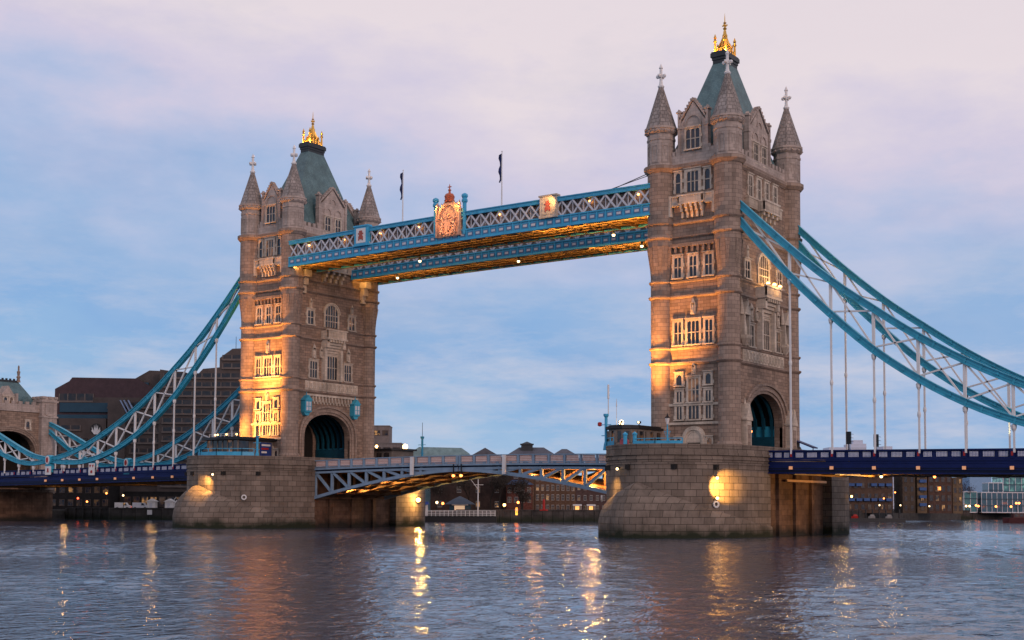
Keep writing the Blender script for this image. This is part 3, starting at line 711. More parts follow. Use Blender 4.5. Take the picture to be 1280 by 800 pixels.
    if inner > 0:
        for u in (-7.6, 7.6):                             # stone brackets under the walkways
            b = MB(); b.M = Matrix.Rotation(math.pi/2, 4, 'Z') @ Matrix.Translation((0, -WX, 0))
            b.fbox(u-.7, u+.7, 0, 1.6, 42.9, 44.1); b.fbox(u-.6, u+.6, 0, 1.0, 41.6, 42.9); b.fbox(u-.5, u+.5, 0, .6, 40.2, 41.6)
            b.build('walkway_bracket', PORT, t)
        for u in (-6.2, 6.0):                             # blue lantern cabinets over the gateway
            b = MB(); b.fbox(-.75, .75, 0, 1.1, 0, 2.0); b.prism([(-.95, 2.0), (.95, 2.0), (0, 2.9)], 0, 1.2); b.prism([(-.75, 0), (.75, 0), (.35, -.6), (-.35, -.6)], 0, .8)
            b.fbox(-.55, .55, 1.1, 1.16, .25, 1.75, 1); b.fbox(-.06, .06, 1.16, 1.2, .25, 1.75); b.fbox(-.55, .55, 1.16, 1.2, .9, 1.0); b.lathe([(.1, 2.9), (.04, 3.5)], 6, (0, -.6))
            b.build('gateway_lantern', [TEAL, LGREY], t, (WX, u-.5, 19.7), math.pi/2)
    else:
        for u in (-6.5, 6.6):                             # statue niches on corbels
            b = MB(); b.lathe([(.3, 0), (1.0, 1.0), (1.05, 1.4)], 8, (0, -.3)); b.fbox(-.9, -.6, 0, .8, 1.4, 4.2); b.fbox(.6, .9, 0, .8, 1.4, 4.2); b.prism([(-1.0, 4.2), (1.0, 4.2), (0, 6.0)], 0, .9); b.lathe([(.35, 1.4), (.4, 2.2), (.25, 3.0), (.2, 3.4), (.02, 3.7)], 8, (0, -.35))
            b.lathe([(.3, 4.2), (.25, 5.3), (.02, 6.6)], 6, (-.95, -.4)); b.lathe([(.3, 4.2), (.25, 5.3), (.02, 6.6)], 6, (.95, -.4))
            b.build('statue_niche', PORT, t, (WX, u+.0, 25.6), math.pi/2)
        for u in (-7.3, 7.5):                             # gabled stone shrines flanking the gateway
            b = MB(); b.fbox(-.75, .75, 0, 1.3, 0, 4.2); b.prism([(-1, 4.2), (1, 4.2), (0, 6.4)], 0, 1.4); b.fbox(-.45, .45, 1.3, 1.36, .6, 3.4, 1); b.lathe([(.2, 6.2), (.03, 7.1)], 6, (0, -.7)); b.fbox(-.9, .9, 0, 1.45, 4.0, 4.3)
            b.build('gateway_shrine', [PORT, SHAFT], t, (WX, u, 11.4), math.pi/2)
    return t
LT = make_tower(-41.15, 'farther gothic stone tower, its lower river wall lit bright gold', 1)
RT = make_tower(41.15, 'nearer and taller looking gothic stone tower, chains falling from its shore side', -1)

# ------------------------------------------------------------------ high-level walkways
SOFFIT = 2.6
WZ0, WZ1, WZ2, WZ3 = 44.15, 45.75, 47.95, 48.5          # girder foot, girder top, lattice top, roof edge
def wcam(x): return .25*(1-(x/35)**2)
def make_walkway(y0, y1, label, near):
    """y0: outer face, y1: inner face"""
    t = thing('high_walkway', label, 'walkway', (0, 0, 0), 0, 'high-level walkways between the towers')
    X0 = 35.2; s_in = 1 if y1 > y0 else -1
    sx = 15
    b = MB()
    for yf, s_ in ((y0, -1), (y1, 1)) if y0 < y1 else ((y1, -1), (y0, 1)):
        for k in range(48):
            xa, xb = -X0+2*X0*k/48, -X0+2*X0*(k+1)/48; c = wcam((xa+xb)/2); xm = (xa+xb)/2
            b.box(xa, xb, *sorted((yf, yf-s_*.3)), WZ0+c, WZ1+c)
            b.box(xa, xb, *sorted((yf+s_*.16, yf-s_*.1)), WZ1-.14+c, WZ1+.06+c); b.box(xa, xb, *sorted((yf+s_*.2, yf-s_*.1)), WZ0-.06+c, WZ0+.2+c, 3 if s_ > 0 else 0)
            b.box(xa, xa+.16, *sorted((yf+s_*.12, yf)), WZ0+.2+c, WZ1-.14+c)
            b.box(xm-.42, xm+.5, *sorted((yf+s_*.05, yf)), WZ0+.5+c, WZ0+1.15+c, 1); b.box(xm-.3, xm+.38, *sorted((yf+s_*.075, yf)), WZ0+.66+c, WZ0+1.0+c, 2)
            b.box(xa, xb, *sorted((yf+s_*.1, yf-s_*.4)), WZ2+c-.05, WZ3+c-.1)
            b.box(xa, xb, *sorted((yf+s_*.22, yf-s_*.5)), WZ3+c-.1, WZ3+c+.05)
            b.box(xm-.09, xm+.09, *sorted((yf+s_*.14, yf)), WZ2+.1+c, WZ3+c-.1)
    b.build('girder', [BLUE, STEELB, LGREY, OCHRE], t)
    for yf, s_ in ((y0, -1), (y1, 1)) if y0 < y1 else ((y1, -1), (y0, 1)):
        l = MB(); n = 38; dx = 2*X0/n
        for k in range(n):
            xa = -X0+k*dx; c = wcam(xa)
            for q in (0, 1): l.beam((xa, yf-s_*(.08+.1*q), (WZ1 if q else WZ2)+c), (xa+dx, yf-s_*(.08+.1*q), (WZ2 if q else WZ1)+c), .26, .1, up=(0, 1, 0))
            l.box(xa-.06, xa+.06, *sorted((yf-s_*.3, yf-s_*.22)), WZ1+c, WZ2+c)
        l.build('lattice', LGREY, t)
    ya, yb = min(y0, y1), max(y0, y1)
    i = MB()
    for k in range(24):
        xa, xb = -X0+2*X0*k/24, -X0+2*X0*(k+1)/24; c = wcam((xa+xb)/2)
        i.box(xa, xb, ya+.9, yb-.9, WZ0+.5+c, WZ3-.25+c)
        i.box(xa, xa+.1, ya+.84, ya+.9, WZ1+c, WZ2+c, 1)
    i.build('glazed_corridor', [paint('corridor_brown', (.32, .25, .23), .5, .5, scale=1.2), LGREY], t)
    f = MB()
    for k in range(24):
        xa, xb = -X0+2*X0*k/24, -X0+2*X0*(k+1)/24; c = wcam((xa+xb)/2)
        f.box(xa, xb, ya+.3, yb-.3, WZ0+.42+c, WZ0+.5+c)
        f.box(xa, xa+.22, ya+.3, yb-.3, WZ0+.02+c, WZ0+.42+c); f.beam((xa, ya+.4, WZ0+.15+c), (xb, yb-.4, WZ0+.15+c), .16, .2)
    for y in (ya+1.8, (ya+yb)/2, yb-1.8): f.box(-X0, X0, y-.09, y+.09, WZ0+.22, WZ0+.44)
    f.build('soffit', OCHRE, t)
    r = MB()
    for k in range(24):
        xa, xb = -X0+2*X0*k/24, -X0+2*X0*(k+1)/24; c = wcam((xa+xb)/2); ym = (ya+yb)/2
        r.add([(xa, ya+.1, WZ3+c), (xb, ya+.1, WZ3+c), (xb, ym, WZ3+.35+c), (xa, ym, WZ3+.35+c), (xb, yb-.1, WZ3+c), (xa, yb-.1, WZ3+c)], [(0, 1, 2, 3), (3, 2, 4, 5)])
    r.build('roof', STEELB, t)
    for k in range(9 if near else 8):                     # small lamps along the corridor
        x = -32+k*8+(1 if near else 3); q = MB(); q.ball((x, (y0+(.5 if s_in > 0 else -.5)), WZ2-.55+wcam(x)), .2, 0, 8, 5, .7); q.build('corridor_lamp', LAMPS, t)
    # strip lights added along the foot of the outer girder to wash the soffit evenly
    q = MB(); yy = ya+.5; q.box(-X0+1, X0-1, yy-.08, yy+.08, WZ0+.02, WZ0+.1); st_ = q.build('added_wash_strip', BLACK, t)
    for x, e_ in ((-25, 240), (0, 130), (25, 520)):
        l = bpy.data.lights.new('added_wash_light', 'AREA'); l.shape = 'RECTANGLE'; l.size = 20 if x else 30; l.size_y = .1; l.energy = e_*SOFFIT; l.color = (1, .50, .12)
        o = bpy.data.objects.new('added_wash_light', l); COL.objects.link(o); o.parent = st_; o.location = (x, yy, WZ0-.12)
        d_ = Vector((0, 1, .22)).normalized(); o.rotation_euler = d_.to_track_quat('-Z', 'Y').to_euler()
        M3 = Matrix((Vector((1, 0, 0)), d_.cross(Vector((1, 0, 0)))*-1, -d_)).transposed(); o.rotation_euler = M3.to_euler()
    return t
NW = make_walkway(-11.2, -4.5, 'nearer blue lattice walkway with the gilded royal arms at midspan', True)
FW = make_walkway(11.0, 4.3, 'farther blue lattice walkway, partly hidden below the nearer one', False)
def bright_lamp(name, label, loc, group, mat=LAMPY, r=.24):
    t = thing(name, label, 'lamp', loc, 0, group)
    b = MB(); b.box(-.12, .12, -.12, .12, 0, .5); b.lathe([(.2, 0), (.3, -.12), (.12, -.05)], 8); b.build('bracket', BLACK, t)
    q = MB(); q.ball((0, 0, -.2), r, 0, 10, 6); q.build('bulb', mat, t)
    return t
for (x, y, lb) in ((25.4, -4.9, 'bright lamp under the nearer walkway, closest to the right tower'), (-11.7, -4.7, 'small bright lamp under the nearer walkway left of midspan'),
                   (24.6, 4.7, 'left one of a close pair of lamps under the farther walkway by the right tower'), (25.9, 4.7, 'right one of a close pair of lamps under the farther walkway, touching the right tower'),
                   (1.4, 4.7, 'bright lamp under the farther walkway near midspan'), (-24.8, 4.9, 'bright lamp under the farther walkway close to the left tower')):
    bright_lamp('walkway_lamp', lb, (x, y, WZ0-.5+wcam(x)), 'bright lamps under the walkways')
for y in (-10.2, -5.4):
    b = MB(); b.beam((28.6, y, 48.9), (35.6, y, 50.6), .09, .09); b.beam((27.0, y, 48.7), (35.6, y, 50.2), .08, .08); b.build('stay_cable', BLACK, NW)
# pedestals and arms on the near walkway
EMBL = paint('faded_red_emblem', (.42, .10, .07), .6)
def pedestal(x, lit):
    b = MB(); c = wcam(x); y = -11.2
    b.box(x-1.45, x+1.45, y-.42, y+.4, WZ1-.1+c, 48.75+c); b.box(x-1.6, x+1.6, y-.55, y+.5, 48.75+c, 49.0+c); b.box(x-1.55, x+1.55, y-.5, y+.4, WZ1-.15+c, WZ1+.2+c)
    b.box(x-1.0, x+1.0, y-.47, y-.4, 46.1+c, 48.5+c, 1)
    b.box(x-.32, x+.32, y-.54, y-.46, 46.7+c, 48.1+c, 2); b.box(x-.55, x+.55, y-.53, y-.46, 47.5+c, 47.72+c, 2); b.box(x-.5, x-.3, y-.53, y-.46, 46.5+c, 47.2+c, 2); b.box(x+.3, x+.5, y-.53, y-.46, 46.5+c, 47.2+c, 2)
    o = b.build('shield_panel', [PORT if lit else BLUE, PORT if lit else WHITE, EMBL], NW); return o
pedestal(-18.4, 0); p2 = pedestal(18.3, 1)
light('SPOT', p2, (19.6, -13.0, 48.6), (18.2, -11.4, 47.6), 420, (1, .52, .16), .1, 90)
def royal_arms():
    b = MB(); b.M = Matrix.Translation((-.3, -11.2, 0))
    b.fbox(-2.3, 2.3, -.3, .35, 45.2, 49.4); b.prism([(-2.3, 49.4), (2.3, 49.4), (1.3, 50.2), (.6, 50.9), (-.6, 50.9), (-1.3, 50.2)], -.2, .35)
    n = 10
    for k in range(n):                                    # cusped arch over the shield
        a0, a1 = math.pi*k/n, math.pi*(k+1)/n; P = lambda r_, a: (r_*math.cos(a), 47.9+r_*1.25*math.sin(a))
        b.prism([P(1.75, a0), P(2.05, a0), P(2.05, a1), P(1.75, a1)], .35, .6)
    for s_ in (1, -1):
        b.fbox(*sorted((s_*2.05, s_*2.35)), .2, .65, 45.2, 49.9); b.lathe([(.2, 49.9), (.26, 50.1), (.03, 50.7)], 6, (s_*2.2, -.4))
        # rampant supporters either side of the shield
        for (u, z, r_) in ((1.15, 46.2, .34), (1.2, 46.7, .38), (1.1, 47.2, .36), (1.0, 47.7, .28), (1.25, 48.05, .3), (1.5, 48.2, .16)): b.ball((s_*u, -.42, z), r_, 0, 8, 6)
        b.beam((s_*1.1, -.5, 47.2), (s_*.6, -.6, 47.6), .18, .2); b.beam((s_*1.1, -.5, 46.8), (s_*.62, -.6, 46.9), .18, .2); b.beam((s_*1.2, -.5, 46.2), (s_*1.5, -.6, 45.6), .22, .24); b.beam((s_*1.1, -.5, 46.2), (s_*.7, -.6, 45.6), .22, .24)
        b.beam((s_*1.45, -.45, 46.4), (s_*1.75, -.45, 47.2), .1, .12)
    b.prism([(-.6, 47.8), (.6, 47.8), (.6, 46.8), (.35, 46.2), (0, 45.95), (-.35, 46.2), (-.6, 46.8)], .35, .68); b.fbox(-.6, .6, .66, .72, 47.1, 47.2); b.fbox(-.05, .05, .66, .72, 46.1, 47.8)
    for q in range(14): a = q*.7; b.ball((-1.3+q*.2, -.4, 45.55+.16*math.sin(q*1.9)), .15, 0, 6, 4)
    b.ball((0, -.5, 48.15), .3, 0, 8, 6); b.ball((0, -.5, 48.6), .28, 0, 8, 6)
    for q in range(9): u = -2.0+q*.5; b.lathe([(.1, 50.0-abs(u)*.25+.3), (.14, 50.3-abs(u)*.25+.3), (.02, 50.7-abs(u)*.25+.3)], 5, (u, -.15))
    o = b.build('royal_arms', ARMS, NW)
    c = MB(); c.M = Matrix.Translation((-.3, -11.3, 0))
    c.lathe([(.75, 50.6), (.85, 50.9), (.7, 51.0), (.82, 51.5), (.6, 51.9), (.2, 52.0), (.16, 52.4), (.3, 52.5), (.1, 52.7), (.08, 53.2), (.02, 53.5)], 8); c.fbox(-.34, .34, -.06, .06, 52.95, 53.08)
    c.build('crown', paint('crown_red_gilt', (.60, .14, .06), .5, .2), o)
    for s_ in (-1, 1):
        q = MB(); x = -.3+s_*2.85; q.lathe([(.3, 45.3), (.3, 50.2), (.45, 50.3), (.48, 50.6), (.36, 50.9), (.52, 51.2), (.46, 51.5), (.1, 51.7)], 10, (x, -11.15)); q.build('pillar', BLUE, NW)
        light('SPOT', o, (-.3+s_*2.5, -12.5, 50.3), (-.3+s_*.9, -11.4, 48.4), 420, (1, .50, .14), .08, 110); light('SPOT', o, (-.3+s_*1.0, -14.5, 45.4), (-.3+s_*.3, -11.3, 47.6), 260, (1, .50, .22), .1, 80)
    return o
royal_arms()
def flagpole(x, label):
    t = thing('flagpole', label, 'flagpole', (x, -10.6, 45.8), 0, 'flagpoles on the walkway')
    b = MB(); b.lathe([(.16, 0), (.13, 2), (.09, 7), (.06, 11.4), (.12, 11.45), (.02, 11.6)], 8); b.build('pole', WHITE, t)
    f = MB(); n = 8
    vs = []
    for j in range(n+1):                                  # limp flag hanging in folds
        z = 11.2-j*.52; wv = .32+.12*math.sin(j*1.7)
        vs += [(.08, 0, z), (-.15-wv*.4, .12*math.sin(j), z-.1), (-.2-wv, -.10*math.cos(j*1.3), z-.25), (-.1-wv*.7, .16, z-.3)]
    fs = []
    for j in range(n):
        for k in range(3): fs.append((4*j+k, 4*j+k+1, 4*j+5+k, 4*j+4+k))
    f.add(vs, fs, 0, None, True); f.build('flag', paint('flag_cloth_'+str(int(x)), (.03, .035, .12) if x < 0 else (.02, .03, .13), .8, .5, scale=1.5), t)
    return t
flagpole(-10.4, 'flagpole with a limp dark flag left of the royal arms'); flagpole(9.2, 'flagpole with a limp navy flag right of the royal arms')

# ------------------------------------------------------------------ bascule leaves
def arcz(x): return 9.35-4.3*(abs(x)/30.5)**1.55
def make_leaf(sg, label):
    t = thing('bascule_leaf', label, 'drawbridge', (0, 0, 0), 0, 'bascule leaves')
    top = lambda x: 9.75+.35*(1-(x/30.5)**2)
    X1 = 30.6; n = 8; xs = [sg*(.12+(X1-.12)*k/n) for k in range(n+1)]
    dk = MB()
    for a, b_ in zip(xs[:-1], xs[1:]):
        za, zb = top(a), top(b_); x0, x1 = sorted((a, b_)); z = (za+zb)/2
        dk.beam((a, 0, za-.28), (b_, 0, zb-.28), 17.6, .3, up=(0, 0, 1))
    dk.build('deck', NAVYD, t)
    for y, s_ in ((-8.9, -1), (8.9, 1)):
        p = MB(); m_ = 11
        for k in range(m_):
            a, b_ = sg*(.25+(X1-.25)*k/m_), sg*(.25+(X1-.25)*(k+1)/m_); za, zb = top(a), top(b_)
            for q, (z0, w, h) in enumerate(((.02, .5, .3), (.35, .26, .12), (1.42, .34, .14))): p.beam((a, y, za+z0), (b_, y, zb+z0), w, h)
            p.beam((a, y, za+.1), (a, y, za+1.42), .3, .34, 0)
            e = .12; aa, bb = a+(b_-a)*e, b_+(a-b_)*e; z_a, z_b = za+.45, zb+.45
            yy = y+s_*.05
            hh = .88; pts = [(aa, yy, z_a), (bb, yy, z_b), (bb, yy, z_b+hh), (aa, yy, z_a+hh)]
            if (sg > 0) == (s_ > 0): pts = pts[::-1]
            p.add(pts, [(0, 1, 2, 3)], 1)
            p.add([(aa, yy-s_*.04, z_a), (bb, yy-s_*.04, z_b), (bb, yy-s_*.04, z_b+hh), (aa, yy-s_*.04, z_a+hh)], [(0, 1, 2, 3)], 1)
        p.build('parapet', [bpy.data.materials['pale_leaf_blue'], FRETP], t)
    yys = (-8.7, -3.2, 3.2, 8.7)
    for y in yys:
        tr = MB()
        for k in range(n):
            a, b_ = xs[k], xs[k+1]
            tr.beam((a, y, top(a)-.55), (b_, y, top(b_)-.55), .5, .34); tr.beam((a, y, arcz(a)), (b_, y, arcz(b_)), .62, .5)
            if top(b_)-arcz(b_) > 1.1:
                tr.beam((b_, y, arcz(b_)), (b_, y, top(b_)-.4), .45, .34, up=(0, 1, 0)); tr.beam((b_, y, top(b_)-.5), (a, y, arcz(a)), .4, .34, up=(0, 1, 0))
            elif k < 2: tr.beam((a, y, (arcz(a)+top(a))/2-.3), (b_, y, (arcz(b_)+top(b_))/2-.3), .3, max(.2, top(b_)-arcz(b_)-.3), up=(0, 0, 1))
        tr.build('truss', bpy.data.materials['pale_leaf_blue'] if abs(y) > 5 else RUST, t)
    so_ = MB()
    for k in range(n):
        a, b_ = xs[k], xs[k+1]
        for y0, y1 in ((-8.3, -3.5), (-2.9, 2.9), (3.5, 8.3)):
            so_.add([(a, y0, arcz(a)+.28), (b_, y0, arcz(b_)+.28), (b_, y1, arcz(b_)+.28), (a, y1, arcz(a)+.28)], [(0, 1, 2, 3)])
        so_.beam((b_, -8.5, arcz(b_)), (b_, 8.5, arcz(b_)), .5, .4)
        for y0 in (-6, 0, 6): so_.beam((a, y0, arcz(a)+.1), (b_, y0, arcz(b_)+.1), .25, .3)
    so_.build('soffit', RUST, t)
    fd = MB(); fd.box(sg*9-.26, sg*9+.26, -9.55, -9.2, 8.6, 11.45); fd.build('marker_post', WHITE, t)
    q = MB(); q.lathe([(.14, 8.75), (.2, 8.6), (.16, 8.2), (.05, 8.15)], 8, (sg*.75, -9.2)); q.box(sg*.75-.07, sg*.75+.07, -9.3, -9.15, 8.7, 10.2); lm = q.build('navigation_lamp', BLACK, t)
    q = MB(); q.ball((sg*.75, -9.25, 8.42), .24, 0, 8, 6); q.build('bulb', LAMPO, lm)
    return t
LEAFP = paint('pale_leaf_blue', (.23, .32, .42), .45, .14)
LL = make_leaf(-1, 'left half of the drawbridge deck, hinged in the pier of the farther tower')
RL = make_leaf(1, 'right half of the drawbridge deck, its truss bays glowing orange inside')
for x, e in ((27.5, 2200), (22.5, 1500), (17.5, 800), (12, 350)): light('POINT', RL, (x, -5.9, (arcz(x)+9.2)/2+.2), None, e, (1, .42, .1), .2)
for x in (-27.5, -21, -15): light('POINT', LL, (x, -5.9, (arcz(x)+9.2)/2+.2), None, 18, (1, .42, .1), .2)
light('SPOT', LL, (-26.5, -8.0, 4.9), (-11, 5, 8.9), 9000, (1, .50, .12), .15, 80); light('SPOT', LL, (-19, -8.2, 5.9), (-4, 7, 9.4), 5000, (1, .50, .12), .15, 80)
light('SPOT', RL, (24, -8.0, 6.2), (8, 5, 9.3), 3000, (1, .50, .12), .15, 80)

# ------------------------------------------------------------------ suspended side spans
def dtop(d): return 11.25-.012*(d-10.6)
DL = 92
def make_span(sg, label):
    t = thing('suspended_span', label, 'bridge deck', (0, 0, 0), 0, 'suspended side spans')
    X = lambda d: sg*(41.15+d)
    joints = [10.0]+[13.8+5.5*k for k in range(15)]
    dk = MB()
    for a, b_ in zip(joints[:-1], joints[1:]): dk.beam((X(a), 0, dtop(a)-1.75), (X(b_), 0, dtop(b_)-1.75), 18.2, .5)
    dk.build('deck', NAVYD, t)
    for y, s_ in ((-9.3, -1), (9.3, 1)):
        p = MB()
        for a, b_ in zip(joints[:-1], joints[1:]):
            A = lambda dz, yy=y: (X(a), yy, dtop(a)+dz); B = lambda dz, yy=y: (X(b_), yy, dtop(b_)+dz)
            p.beam(A(-.08), B(-.08), .4, .17); p.beam(A(-1.1), B(-1.1), .42, .18); p.beam(A(-.6, y-s_*.1), B(-.6, y-s_*.1), .1, .9)
            ln = b_-a; np_ = 3
            for k in range(np_):
                f0, f1 = (k+.14)/np_, (k+.86)/np_
                if k == 0: f0 += .05
                if k == np_-1: f1 -= .05
                d0, d1 = a+ln*f0, a+ln*f1; yy = y+s_*.02
                pts = [(X(d0), yy, dtop(d0)-.92), (X(d1), yy, dtop(d1)-.92), (X(d1), yy, dtop(d1)-.3), (X(d0), yy, dtop(d0)-.3)]
                p.add(pts, [(0, 1, 2, 3)], 1)
            xx = X(b_); zz = dtop(b_); p.box(xx-.26, xx+.26, *sorted((y+s_*.25, y-s_*.2)), zz-1.15, zz); p.box(xx-.12, xx+.12, *sorted((y+s_*.3, y)), zz-.85, zz-.35, 2)
        p.build('parapet', [NAVY, FRETW, RED], t)
        g_ = MB()
        for a, b_ in zip(joints[:-1], joints[1:]):
            A = lambda dz, yy=y: (X(a), yy, dtop(a)+dz); B = lambda dz, yy=y: (X(b_), yy, dtop(b_)+dz)
            g_.beam(A(-1.9), B(-1.9), .3, .75); g_.beam(A(-2.6), B(-2.6), .3, .62, 1); g_.beam(A(-1.3), B(-1.3), .62, .14); g_.beam(A(-2.95), B(-2.95), .7, .16); g_.beam(A(-1.68), B(-1.68), .42, .1); g_.beam(A(-2.5), B(-2.5), .46, .1)
        g_.build('girder', [NAVY, NAVYD], t)
    so_ = MB()
    for a, b_ in zip(joints[:-1], joints[1:]):
        so_.beam((X(a), 0, dtop(a)-2.45), (X(b_), 0, dtop(b_)-2.45), 18.0, .12)
        so_.beam((X(b_), -9, dtop(b_)-2.8), (X(b_), 9, dtop(b_)-2.8), .4, .7); so_.beam((X((a+b_)/2), -9, dtop(a)-2.7), (X((a+b_)/2), 9, dtop(a)-2.7), .25, .4)
    for y in (-5, 0, 5): so_.beam((X(10), y, dtop(10)-2.75), (X(91), y, dtop(91)-2.75), .3, .5)
    so_.build('soffit', OCHRE, t)
    for d in joints[1:11 if sg < 0 else 9]:
        q = MB(); x = X(d); z = dtop(d)-2.28; q.box(x-.2, x+.2, -9.85, -9.6, z-.2, z+.2); q.build('girder_lamp', emit('girder_lamp_glass', (.9, .42, .2), .3) if 'girder_lamp_glass' not in bpy.data.materials else bpy.data.materials['girder_lamp_glass'], t)
    return t
RS = make_span(1, 'navy blue side span running from the nearer tower to the right edge')
LS = make_span(-1, 'navy blue side span running from the farther tower to the left bank')
light('SPOT', RS, (63.5, 3, 7.3), (52, -4, 8.8), 3000, (1, .55, .18), .2, 140)
light('POINT', RS, (60.5, -6.5, 7.6), None, 150, (1, .55, .18), .15); light('POINT', RS, (66.5, -6.5, 7.6), None, 110, (1, .55, .18), .15)
light('POINT', LS, (-70, 5, 7.6), None, 130, (1, .5, .15), .15); light('POINT', LS, (-90, 5, 7.4), None, 130, (1, .5, .15), .15); light('POINT', LS, (-112, 0, 7.4), None, 160, (1, .5, .15), .15)
bright_lamp('soffit_lamp', 'bright lamp under the right side span near the nearer pier', (66.6, -9.0, 7.95), 'lamps under the right span', LAMPY, .2)
bright_lamp('soffit_lamp', 'reddish lamp under the right side span, second from the pier', (73.2, -9.0, 7.85), 'lamps under the right span', LAMPO, .17)

# ------------------------------------------------------------------ suspension chains
def curve(pts, x):
    for (xa, za), (xb, zb) in zip(pts[:-1], pts[1:]):
        if xa <= x <= xb: break
    i = pts.index((xa, za)); f = (x-xa)/(xb-xa)
    p0 = pts[i-1] if i > 0 else (2*xa-xb, 2*za-zb); p3 = pts[i+2] if i+2 < len(pts) else (2*xb-xa, 2*zb-za)
    m0 = (zb-p0[1])/(xb-p0[0])*(xb-xa); m1 = (p3[1]-za)/(p3[0]-xa)*(xb-xa)
    return (2*f**3-3*f**2+1)*za+(f**3-2*f**2+f)*m0+(-2*f**3+3*f**2)*zb+(f**3-f**2)*m1
UP = [(4.5, 46.6), (7.4, 43.7), (13.8, 37.6), (19.6, 32.6), (24.9, 28.7), (30.45, 24.85), (36.1, 21.5), (42.0, 18.6), (46.8, 16.6), (52.0, 14.7), (57.3, 13.3), (62.3, 12.55)]
LO = [(4.5, 45.2), (7.4, 41.3), (13.7, 34.1), (19.4, 28.4), (25.0, 23.45), (30.55, 19.55), (36.0, 16.5), (41.4, 14.25), (46.7, 12.75), (52.0, 11.95), (57.3, 11.95), (62.3, 12.35)]
SU = [(62.3, 12.55), (67.8, 13.4), (72.6, 15.0), (80, 17.9), (86, 20.2), (92.5, 22.3)]
SL = [(62.3, 12.35), (67.8, 11.85), (72.6, 12.3), (80, 14.5), (86, 17.5), (92.5, 21.2)]
def make_chain(sg, y, label, full):
    t = thing('suspension_chain', label, 'bridge chain', (0, 0, 0), 0, 'suspension chains of the bridge')
    X = lambda d: sg*(41.15+d)
    def chord(pts, d0, d1, dep, name, st=1.85):
        b = MB(); n = max(2, int((d1-d0)/st))
        for k in range(n):
            a, c = d0+(d1-d0)*k/n, d0+(d1-d0)*(k+1)/n
            P = (X(a), y, curve(pts, a)); Q = (X(c), y, curve(pts, c)); dd = (Vector(Q)-Vector(P)).normalized()*.02
            P = Vector(P)-dd; Q = Vector(Q)+dd
            nz = Vector((0, 1, 0)).cross(dd).normalized()
            b.beam(P, Q, .34, dep, 0, (0, 0, 1)); b.beam(P+nz*dep*.46, Q+nz*dep*.46, .72, .12); b.beam(P-nz*dep*.46, Q-nz*dep*.46, .72, .12); b.beam(P, Q, .46, .14); b.beam(P-dd*7, P+dd*7, .5, dep*.86); b.beam(P-dd*11, P+dd*11, .80, .10) if k % 3 == 0 else None
        b.build(name, TEAL, t)
    dmax = 62.3 if sg < 0 else 60
    chord(UP, 6.2, 62.3, .85, 'upper_chord'); chord(LO, 6.2, 62.3, .85, 'lower_chord')
    js = [13.8+5.55*k for k in range(9)]
    if full: chord(SU, 62.3, 91.5, .8, 'upper_chord'); chord(SL, 62.3, 91.5, .8, 'lower_chord'); js2 = [67.8+5.0*k for k in range(5)]
    else: js2 = []
    def web(d, PU, PL, prev):
        zu, zl = curve(PU, d)-.3, curve(PL, d)+.3
        if zu-zl > .5:
            b = MB(); b.beam((X(d), y, zl), (X(d), y, zu), .34, .3, up=(0, 1, 0)); b.build('post', WHITE, t)
        if prev is not None:
            for pa, pb in (((prev, curve(PU, prev)-.3), (d, curve(PL, d)+.3)), ((prev, curve(PL, prev)+.3), (d, curve(PU, d)-.3))):
                if curve(PU, (prev+d)/2)-curve(PL, (prev+d)/2) < 1.3: continue
                b = MB(); b.beam((X(pa[0]), y, pa[1]), (X(pb[0]), y, pb[1]), .2, .26, up=(0, 1, 0)); b.build('brace', WHITE, t)
        b = MB(); zd = dtop(d)-.5                          # hanger rod with its forked head
        if zl-1 > zd+.6:
            b.beam((X(d), y, zd), (X(d), y, zl-.9), .22, .22); b.lathe([(.12, zl-1.7), (.3, zl-1.35), (.34, zl-.95), (.2, zl-.8)], 8, (X(d), y))
            if zl-zd > 9: b.lathe([(.2, (zl+zd)/2-.3), (.24, (zl+zd)/2), (.2, (zl+zd)/2+.3)], 8, (X(d), y))
            b.build('hanger', WHITE, t)
        else:
            b.beam((X(d), y, zd), (X(d), y, zl), .4, .4); b.build('hanger', WHITE, t)
    pv = 8.2
    for d in js+([57.6] if full else []): web(d, UP, LO, pv); pv = d
    for q, d in enumerate(js2): web(d, SU, SL, js2[q-1] if q else None)
    if full:
        b = MB(); b.M = Matrix.Translation((X(62.3), y, 12.45)) @ Matrix.Rotation(math.pi/2, 4, 'X')
        b.lathe([(1.0, -.55), (1.0, .55)], 20, (0, 0)); b.M = Matrix.Translation((X(62.3), y, 0))
        b.box(-.9, .9, -.45, .45, 10.0, 11.6); pn = b.build('pin_link', TEAL, t)
        c = MB(); c.M = Matrix.Translation((X(62.3), y, 12.45)) @ Matrix.Rotation(math.pi/2, 4, 'X') @ Matrix.Diagonal((.72, 1, 1, 1))
        c.lathe([(.85, .5), (.85, .66)], 20, (0, 0)); c.build('pin_boss', WHITE, pn)
        c = MB(); c.M = Matrix.Translation((X(62.3), y, 12.45)) @ Matrix.Rotation(math.pi/2, 4, 'X') @ Matrix.Diagonal((.66, 1, 1, 1))
        c.lathe([(.55, .62), (.55, .72)], 20, (0, 0)); c.build('pin_centre', RED, pn)
    return t
make_chain(1, -9.5, 'teal suspension chain in front, from the nearer tower down to the right', True)
cR = make_chain(1, 9.5, 'teal suspension chain behind, from the back corner of the nearer tower to the right', True)
make_chain(-1, -9.5, 'teal suspension chain in front, from the farther tower down to the left', True)
make_chain(-1, 9.5, 'teal suspension chain seen behind the left chain, low against the dark hotel', True)
light('SPOT', cR, (75.5, 8.6, 12.6), (78.5, 9.4, 16.6), 700, (1, .95, .55), .15, 60)
